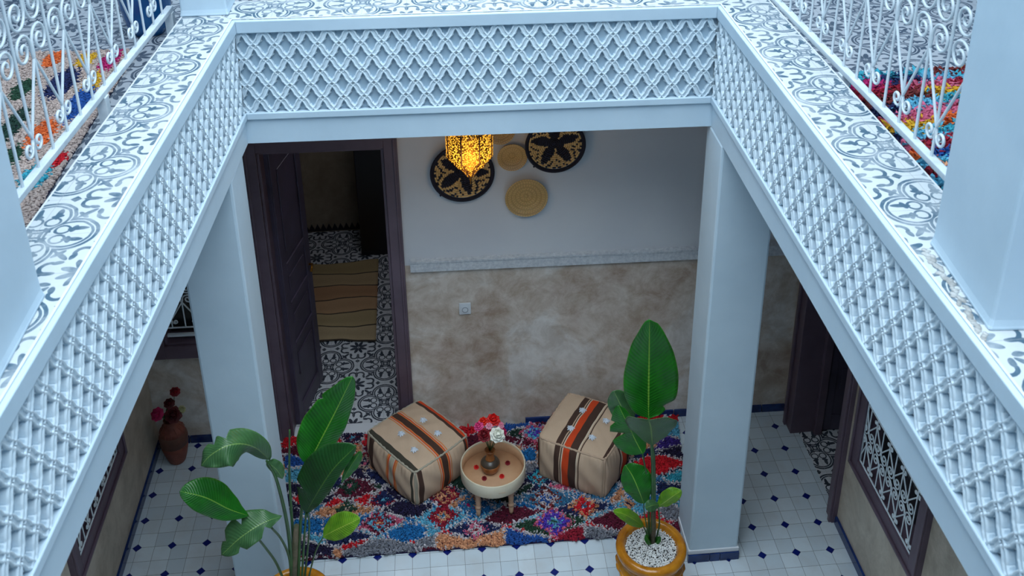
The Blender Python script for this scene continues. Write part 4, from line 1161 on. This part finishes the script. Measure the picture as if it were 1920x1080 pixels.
mb.build('foliage', M['leafdark'], fv)

# ================================================================== WALL BASKETS
STRAW = srgb(226, 190, 130); STRAW2 = srgb(202, 168, 110); INK = srgb(20, 22, 44)
def basket(label, cx, cz, R, rings, patf, group=None, rim=True):
    root = thing('wall_basket', label, 'basket', (cx, WB(cx) - .004, cz))
    mb = MB(); w_ = R / rings
    bowl = lambda r: -.012 - .045 * (1 - (r / R) ** 2) * 0 - .030 * (r / R) ** 2
    for k in range(rings):
        r0 = w_ * (k + .5); n = max(14, int(2 * PI * r0 / (w_ * (.95 if rim else .62))))
        a0 = k * .37
        y0 = bowl(r0); m_ = 6
        b = len(mb.v)
        for i in range(n):
            a = a0 + 2 * PI * i / n
            for j in range(m_):
                t = 2 * PI * j / m_
                bul = 1.0 if i % 2 else .90
                rr = r0 + w_ * .56 * math.cos(t) * bul; yy = y0 - w_ * .56 * math.sin(t) * bul
                mb.v.append((rr * math.cos(a), yy, rr * math.sin(a)))
        for i in range(n):
            a = a0 + 2 * PI * (i + .5) / n
            c = patf(r0 / R, a)
            if c is None: c = STRAW if (i + k) % 3 else STRAW2
            i2 = (i + 1) % n
            for j in range(m_):
                j2 = (j + 1) % m_
                mb.face([b + i * m_ + j, b + i * m_ + j2, b + i2 * m_ + j2, b + i2 * m_ + j], None, c, True)
    mb.build('coiled_bowl', M['straw'], root)
    if rim:
        mb = MB(); rr = R + w_ * .3
        mb.tube([(rr * math.cos(a), bowl(R) - .002, rr * math.sin(a)) for a in [2 * PI * i / 60 for i in range(61)]], w_ * .72, 8, False, col=INK)
        e = Vector((-.70 * R, 0, -.78 * R)); mb.tube([e + Vector((.01, bowl(R), .01)), e + Vector((-.012, bowl(R), -.004))], w_ * .5, 6, col=INK)
        mb.build('dark_rim', M['straw'], root)
    return root
def star(rot, seed):
    def f(q, a):
        t = (a - rot) % (2 * PI / 5) - PI / 5
        x, y = q * math.cos(t), q * abs(math.sin(t))
        if q > .93: return INK
        h = .19 * math.sin(PI * min(max(x / .90, 0), 1)) ** .8
        if y < h or q < .20: return INK
        g = y - h
        b_ = g % .20
        if b_ > .125: return INK if int(a * 21 + q * 9) % 4 else None
        return None
    return f
plainf = lambda q, a: (STRAW2 if int(q * 40) % 4 == 0 else None)
basket('large round black and straw basket with star pattern on the wall, behind the lantern', .789, 1.955, .178, 15, star(.60, 1))
basket('large black and straw star basket right of the lantern, its top cut by the beam', 1.335, 2.115, .168, 15, star(1.0, 2))
basket('plain coiled straw basket hanging lowest on the wall', 1.165, 1.768, .128, 15, plainf, rim=False)
basket('small plain coiled straw basket between the two black and straw ones', 1.083, 2.045, .088, 12, plainf, rim=False)
basket('small plain coiled straw basket hanging highest, half hidden by lantern and beam', 1.015, 2.222, .088, 12, plainf, rim=False)

# ================================================================== LANTERN
brs, nt, bs = newmat('pierced_brass_lit')
t = nt.nodes.new('ShaderNodeTexCoord')
v = nt.nodes.new('ShaderNodeTexVoronoi'); v.inputs['Scale'].default_value = 125; nt.links.new(t.outputs['Object'], v.inputs['Vector'])
hole = X(v.outputs['Distance']).lt(.47)
bs.inputs['Base Color'].default_value = (*srgb(150, 96, 30), 1); bs.inputs['Metallic'].default_value = .8; bs.inputs['Roughness'].default_value = .35
em = nt.nodes.new('ShaderNodeEmission'); em.inputs['Color'].default_value = (1.0, .42, .035, 1); em.inputs['Strength'].default_value = 1.0
sp = nt.nodes.new('ShaderNodeSeparateXYZ'); nt.links.new(t.outputs['Object'], sp.inputs[0])
gx, gy, gz = X(sp.outputs[0]), X(sp.outputs[1]) + .03, X(sp.outputs[2]) - .235
nt.links.new((.020 / (gx * gx + gy * gy + gz * gz) * .85 + .30).s, em.inputs['Strength'])
mx = nt.nodes.new('ShaderNodeMixShader'); nt.links.new(hole.s, mx.inputs[0])
nt.links.new(bs.outputs[0], mx.inputs[1]); nt.links.new(em.outputs[0], mx.inputs[2])
nt.links.new(mx.outputs[0], nt.nodes['Material Output'].inputs[0])
bulbm, nt, bs = newmat('lit_bulb')
bs.inputs['Emission Color'].default_value = (1, .80, .42, 1); bs.inputs['Emission Strength'].default_value = 14
LNX, LNY = .822, -.02
ln = thing('hanging_lantern', 'lit pierced brass lantern hanging from the ceiling in front of the baskets', 'lantern', (LNX, LNY, 2.098))
NS = 12
def tier(z0, z1, r0, r1, bulge=.012, n=8, a0=PI / 8):
    m = MB()
    for i in range(n):
        a, b_ = a0 + 2 * PI * i / n, a0 + 2 * PI * (i + 1) / n
        def pf(u, v, a=a, b_=b_):
            r = r0 + (r1 - r0) * v
            A_ = Vector((math.cos(a), math.sin(a), 0)) * r; B_ = Vector((math.cos(b_), math.sin(b_), 0)) * r
            p = A_.lerp(B_, u); o = Vector((math.cos((a + b_) / 2), math.sin((a + b_) / 2), 0)) * bulge * math.sin(PI * u)
            return p + o + Vector((0, 0, z0 + (z1 - z0) * v))
        m.grid(pf, 6, 3, uv=False)
    return m
def wires(m, z0, z1, r0, r1, n=8, a0=PI / 8, w=.0048):
    for i in range(n):
        a = a0 + 2 * PI * i / n
        m.tube([(r0 * math.cos(a), r0 * math.sin(a), z0), (r1 * math.cos(a), r1 * math.sin(a), z1)], w, 5)
    for z, r in ((z0, r0), (z1, r1)):
        m.tube([((r + .0) * math.cos(a0 + 2 * PI * i / n), r * math.sin(a0 + 2 * PI * i / n), z) for i in range(n + 1)], w, 5, False)
panes = [(.050, .095, .018, .046, .004), (.095, .128, .050, .054, .006), (.128, .178, .084, .088, .010), (.178, .345, .124, .127, .012), (.345, .385, .126, .10, .01), (.385, .48, .09, .05, .006)]
fr = MB()
for z0, z1, r0, r1, bu in panes:
    tier(z0, z1, r0, r1, bu).build('pierced_panel', brs, ln); wires(fr, z0, z1, r0, r1)
for (z, ra, rb) in ((.128, .054, .084), (.178, .088, .124)):
    tier(z - .001, z + .001, rb, ra, .010).build('ledge', M['darkbrass'], ln)
fr.build('brass_frame', M['darkbrass'], ln)
mb = MB(); mb.lathe([(0, -.008), (.003, 0), (.004, .02), (.009, .028), (.004, .036), (.012, .048), (.022, .055)], 14); mb.build('finial', M['brass'], ln)
mb = MB(); mb.lathe([(.05, .48), (.03, .51), (.012, .54), (.004, .56), (0, .56)], 14)
mb.build('cap', M['brass'], ln)
mb = MB()
for k in range(13):
    z = .56 + k * .018
    mb.tube([(.006 * math.cos(a) if k % 2 else 0, 0 if k % 2 else .006 * math.cos(a), z + .012 * math.sin(a)) for a in [2 * PI * i / 8 for i in range(9)]], .0016, 4, False)
mb.build('chain', M['brass'], ln)
mb = MB(); mb.lathe([(.0, .172), (.018, .178), (.030, .20), (.030, .222), (.018, .245), (.012, .262), (0, .264)], 16, (0, -.088, .0)); 
bulb = MB(); bulb.lathe([(.0, .0), (.018, .006), (.030, .028), (.030, .048), (.018, .07), (.012, .09), (0, .092)], 16, (0, -.03, .19)); bulb.build('bulb', bulbm, ln)
ld = bpy.data.lights.new('lantern_glow', 'POINT'); ld.energy = 2.2; ld.color = (1, .62, .22); ld.shadow_soft_size = .12
lo = bpy.data.objects.new('lantern_glow', ld); C.objects.link(lo); lo.location = (LNX, LNY - .17, 2.25)

# ================================================================== PLANTS
def catm(P, n):
    P = [Vector(p) for p in P]
    if len(P) == 2: return [P[0].lerp(P[1], i / n) for i in range(n + 1)]
    Q = [P[0] * 2 - P[1]] + P + [P[-1] * 2 - P[-2]]
    out = []; seg = len(P) - 1
    for i in range(n + 1):
        t = i / n * seg; k = min(int(t), seg - 1); f = t - k
        a, b_, c, d = Q[k], Q[k + 1], Q[k + 2], Q[k + 3]
        out.append(.5 * ((2 * b_) + (c - a) * f + (2 * a - 5 * b_ + 4 * c - d) * f * f + (3 * b_ - a - 3 * c + d) * f ** 3))
    return out
def blade(parent, off, mid, wl, wr, mat, normal, fold_=.25, wave=.006, tears=(), peak=.42, ribmat=None, base=.0, droop=0.0):
    """leaf blade along the midrib; wl/wr half widths left/right of it seen against the normal"""
    n = 40; c = catm(mid, n); N0 = Vector(normal).normalized()
    m = MB(); nu = 14
    rows = []
    for i in range(n + 1):
        a = c[max(i - 1, 0)]; b_ = c[min(i + 1, n)]; T = (b_ - a).normalized()
        S = T.cross(N0).normalized(); Nn = S.cross(T).normalized()
        t = i / n
        # pointed-oval outline
        tt = t ** (math.log(.5) / math.log(peak)) if peak != .5 else t
        prof = max(0.0, math.sin(PI * tt)) ** .62
        if t < .02: prof *= .5
        row = []
        for j in range(nu + 1):
            u = j / nu * 2 - 1
            wd = wr if u > 0 else wl
            k = prof
            for (side, t0, dt, dep) in tears:
                if (u > 0) == (side > 0) and abs(t - t0) < dt: k *= 1 - dep * (1 - abs(t - t0) / dt)
            x = u * wd * k
            up_ = -fold_ * abs(x) * (1 - .0 * abs(u)) + wave * math.sin(t * 23 + (u > 0) * 2) * u * u - droop * x * x / max(wd, .01)
            row.append(c[i] + S * x - Nn * (-up_) - off)
        rows.append(row)
    for r in rows: m.v += [tuple(p) for p in r]
    for i in range(n):
        for j in range(nu):
            a = i * (nu + 1) + j
            m.face([a, a + 1, a + nu + 2, a + nu + 1], [(j / nu, i / n), ((j + 1) / nu, i / n), ((j + 1) / nu, (i + 1) / n), (j / nu, (i + 1) / n)], None, True)
    lf_ = m.build('leaf', mat, parent, solid=.0014)
    return lf_
def stalk(parent, off, pts, r0, r1, mat=None, name='leaf_stalk'):
    c = catm(pts, 18); m = MB()
    m.tube([p - off for p in c], [r0 + (r1 - r0) * i / 18 for i in range(19)], 7)
    return m.build(name, mat or M['stem'], parent)
def big_pot(root, off, R=.183, H=.50):
    m = MB()
    k = R / .183
    m.lathe([(0, 0), (.10 * k, 0), (.112 * k, .012), (.128 * k, .08), (.150 * k, .20), (.164 * k, .30), (.170 * k, .355), (.176 * k, .372), (.172 * k, .388), (.160 * k, .40), (.158 * k, .418),
             (.166 * k, .436), (.180 * k, .452), (.1845 * k, .472), (.183 * k, .488), (.172 * k, .500), (.156 * k, .503), (.143 * k, .497), (.136 * k, .484), (.134 * k, .46), (0, .455)], 56)
    # thumbed band under the collar
    m.tube([((.170 + .004 * math.sin(i * 1.9)) * k * math.cos(2 * PI * i / 60), (.170 + .004 * math.sin(i * 1.9)) * k * math.sin(2 * PI * i / 60), .366 + .003 * math.sin(i * 2.3)) for i in range(61)], .012, 8, False)
    m.build('glazed_pot', M['pot'], root)
    m = MB(); m.lathe([(0, .462), (.133 * k, .462), (.12 * k, .468), (0, .470)], 32); m.build('soil', M['soil'], root)
    m = MB(); rn = random.Random(5)
    for i in range(2600):
        r = .132 * k * math.sqrt(rn.random()); a = rn.random() * 6.283
        s = rn.uniform(.0022, .0042)
        m.blob((r * math.cos(a), r * math.sin(a), .470 + rn.uniform(0, .007)), (s * rn.uniform(.8, 1.5), s, s * .8), 5, 3)
    g = m.build('white_gravel', M['pebble'], root); g['kind'] = 'stuff'
# ---- right plant
PR = Vector((1.668, -1.098, 0))
pr = thing('potted_plant', 'bird-of-paradise plant with one tall upright leaf in an ochre pot, beside the right column', 'plant', PR)
big_pot(pr, PR)
A = lambda px, py, y: at(px, py, 1, y)
base = Vector((1.682, -1.065, .47))
def P3(l): return [A(*q) for q in l]
up_n = (-.1, -.82, .55)
# tall leaf
mid = P3([(1216, 784, -1.06), (1216, 735, -1.05), (1217, 670, -1.04), (1218, 599, -1.06)])
blade(pr, PR, mid, .121, .148, M['leaf'], (-.12, -1, .28), .16, .006, [(1, .13, .06, .35), (1, .985, .02, .6)], .40)
stalk(pr, PR, [base, A(1224, 900, -1.06), A(1222, 840, -1.06), mid[0]], .011, .006)
# folded leaf facing the viewer under it
mid = P3([(1223, 836, -1.06), (1222, 818, -1.12), (1220, 800, -1.18), (1216, 787, -1.24)])
blade(pr, PR, mid, .125, .125, M['leafgrey'], (0, .35, .9), -.28, .003, [], .60)
stalk(pr, PR, [base + Vector((.008, .01, 0)), A(1227, 930, -1.06), A(1226, 860, -1.06), mid[0]], .010, .006)
# two leaves behind on the left
mid = P3([(1178, 795, -1.0), (1166, 765, -.98), (1151, 733, -.98)])
blade(pr, PR, mid, .066, .075, M['leafgrey'], (-.3, -.8, .6), .25, .004, [], .5)
mid = P3([(1205, 851, -1.02), (1192, 826, -1.0), (1178, 797, -1.0), (1160, 760, -.98)])
blade(pr, PR, mid, .115, .05, M['leaf'], (-.35, -.8, .6), .20, .005, [(-1, .50, .10, .7), (-1, .75, .05, .3)], .42)
stalk(pr, PR, [base + Vector((-.015, .01, 0)), A(1216, 930, -1.05), A(1212, 890, -1.04), mid[0]], .007, .004)
# mid-height leaf on the left
mid = P3([(1207, 944, -1.07), (1197, 918, -1.07), (1186, 893, -1.05), (1173, 872, -1.03)])
blade(pr, PR, mid, .070, .088, M['leaf'], (-.25, -.8, .7), .22, .005, [], .48)
stalk(pr, PR, [base + Vector((-.02, 0, 0)), A(1213, 990, -1.07), A(1208, 960, -1.07), mid[0]], .0045, .003)
# small lime leaf on the right
mid = P3([(1233, 950, -1.08), (1246, 942, -1.10), (1262, 930, -1.12), (1278, 920, -1.12)])
blade(pr, PR, mid, .045, .038, M['leaflime'], (.1, -.8, .7), .3, .003, [], .55)
mid = P3([(1236, 946, -1.08), (1222, 948, -1.11), (1210, 953, -1.13)])
blade(pr, PR, mid, .030, .030, M['leafgrey'], (0, -.7, .8), .25, .002, [], .5)
stalk(pr, PR, [base + Vector((.02, .01, 0)), A(1236, 985, -1.07), A(1235, 960, -1.08), A(1233, 948, -1.08)], .005, .003)
# yellowing leaf low on the left
mid = P3([(1206, 986, -1.06), (1190, 975, -1.10), (1172, 965, -1.13), (1150, 958, -1.14)])
blade(pr, PR, mid, .034, .036, M['leaflime'], (0, -.7, .8), .25, .003, [], .45)
stalk(pr, PR, [base + Vector((-.025, 0, 0)), A(1212, 1000, -1.06), mid[0]], .0045, .003)
# basal leaves
for q, wd in (([(1224, 1020, -1.06), (1216, 1013, -1.09), (1210, 1003, -1.09)], .018), ([(1226, 1021, -1.06), (1233, 1014, -1.08), (1238, 1006, -1.09)], .014)):
    blade(pr, PR, P3(q), wd, wd, M['leaf'], (0, -.5, .9), .3, .001, [], .5)
m = MB(); m.tube([base - PR + Vector((0, 0, -.01)), base - PR + Vector((.002, 0, .10)), A(1224, 930, -1.06) - PR], [.015, .014, .010], 9); m.build('sheath', M['trunk'], pr)

# ---- left plant
PL = Vector((-.162, -1.235, 0))
pl = thing('potted_plant', 'bird-of-paradise plant with many arching leaves in an ochre pot, beside the left column', 'plant', PL)
big_pot(pl, PL)
base = Vector((-.165, -1.20, .47))
# large upright leaf
mid = P3([(577, 872, -1.18), (600, 828, -1.15), (630, 770, -1.12), (661, 706, -1.12)])
blade(pl, PL, mid, .118, .085, M['leaf'], (.25, -1, .35), .18, .006, [(1, .16, .05, .6), (-1, .72, .02, .25)], .46)
stalk(pl, PL, [base + Vector((.015, 0, 0)), A(563, 990, -1.18), A(570, 920, -1.18), mid[0]], .009, .006)
# dark folded leaf
mid = P3([(574, 962, -1.20), (592, 930, -1.24), (625, 880, -1.27), (668, 836, -1.26)])
blade(pl, PL, mid, .13, .045, M['leafdark'], (-.35, -.9, .25), .05, .006, [(-1, .30, .05, .4)], .52)
mid2 = P3([(640, 905, -1.25), (655, 878, -1.25), (676, 846, -1.25)])
blade(pl, PL, mid2, .02, .035, M['leaf'], (.3, -.8, .6), .2, .003, [], .6)
stalk(pl, PL, [base + Vector((.03, 0, 0)), A(570, 1020, -1.19), mid[0]], .007, .005)
# lime leaf
mid = P3([(606, 1006, -1.24), (625, 996, -1.26), (650, 984, -1.28), (675, 972, -1.28)])
blade(pl, PL, mid, .070, .050, M['leaflime'], (-.1, -.7, .75), .22, .003, [], .48)
stalk(pl, PL, [base + Vector((.05, 0, 0)), A(590, 1040, -1.23), mid[0]], .005, .003)
# drooping leaf arching left over the column
mid = P3([(505, 862, -1.30), (480, 840, -1.36), (450, 832, -1.42), (420, 838, -1.46), (392, 856, -1.48), (377, 874, -1.49)])
blade(pl, PL, mid, .088, .066, M['leafgrey'], (-.2, -.75, .8), .30, .007, [(-1, .35, .06, .3), (1, .55, .07, .5), (1, .7, .05, .4)], .45)
mid = P3([(500, 866, -1.29), (518, 880, -1.27), (530, 898, -1.26)])
blade(pl, PL, mid, .035, .022, M['leafgrey'], (.2, -.8, .6), .2, .003, [], .45)
stalk(pl, PL, [base + Vector((-.01, 0, 0)), A(541, 1000, -1.22), A(520, 905, -1.26), A(500, 864, -1.30)], .011, .006)
# glossy leaf further left
mid = P3([(466, 967, -1.40), (430, 955, -1.44), (385, 933, -1.48), (337, 921, -1.50)])
blade(pl, PL, mid, .066, .086, M['leaf'], (0, -.65, .9), .18, .004, [], .60)
# torn leaf below it
mid = P3([(528, 968, -1.36), (495, 980, -1.42), (455, 1005, -1.46), (415, 1041, -1.48)])
blade(pl, PL, mid, .060, .095, M['leafgrey'], (0, -.65, .85), .18, .006, [(-1, .35, .10, .6), (-1, .78, .05, .5), (1, .62, .06, .55), (1, .88, .05, .5)], .62)
stalk(pl, PL, [base + Vector((-.03, 0, 0)), A(520, 1060, -1.26), A(500, 1030, -1.32), A(470, 993, -1.40)], .007, .005)
stalk(pl, PL, [base + Vector((-.02, .01, 0)), A(543, 1050, -1.22), A(528, 1012, -1.28), A(508, 988, -1.36)], .007, .005)
# new rolled leaf standing straight up
stalk(pl, PL, [base + Vector((0, .02, 0)), A(549, 1000, -1.16), A(543, 900, -1.14), A(543, 806, -1.14)], .010, .004, name='rolled_leaf')
stalk(pl, PL, [base + Vector((.04, .01, 0)), A(577, 1030, -1.18), A(580, 985, -1.19), A(576, 955, -1.2)], .006, .004)
m = MB(); m.tube([base - PL + Vector((0, 0, -.01)), base - PL + Vector((0, 0, .10)), A(556, 985, -1.19) - PL], [.024, .020, .012], 9); m.build('sheath', M['trunk'], pl)

# ================================================================== groups of look-alikes
bouquet = [o for o in C.objects if o.parent is None and 'bouquet' in o.get('label', '')]
for o in C.objects:
    if o.parent is not None or 'label' not in o: continue
    n, l = o.name.split('.')[0], o['label']
    g = {'wall_basket': 'woven baskets on the back wall', 'pouf': 'tan poufs on the rug', 'potted_plant': 'bird-of-paradise plants in ochre pots',
         'gallery_parapet': 'carved parapets round the courtyard opening', 'column': 'square white columns', 'balcony_railing': 'scroll railings of the gallery',
         'upper_pillar': 'white pillars standing on the parapet', 'loose_bloom': 'loose red blooms on the tray'}.get(n)
    if o in bouquet: g = 'bouquet in the table vase'
    elif 'corner vase' in l: g = 'flowers in the corner vase'
    if g: o['group'] = g
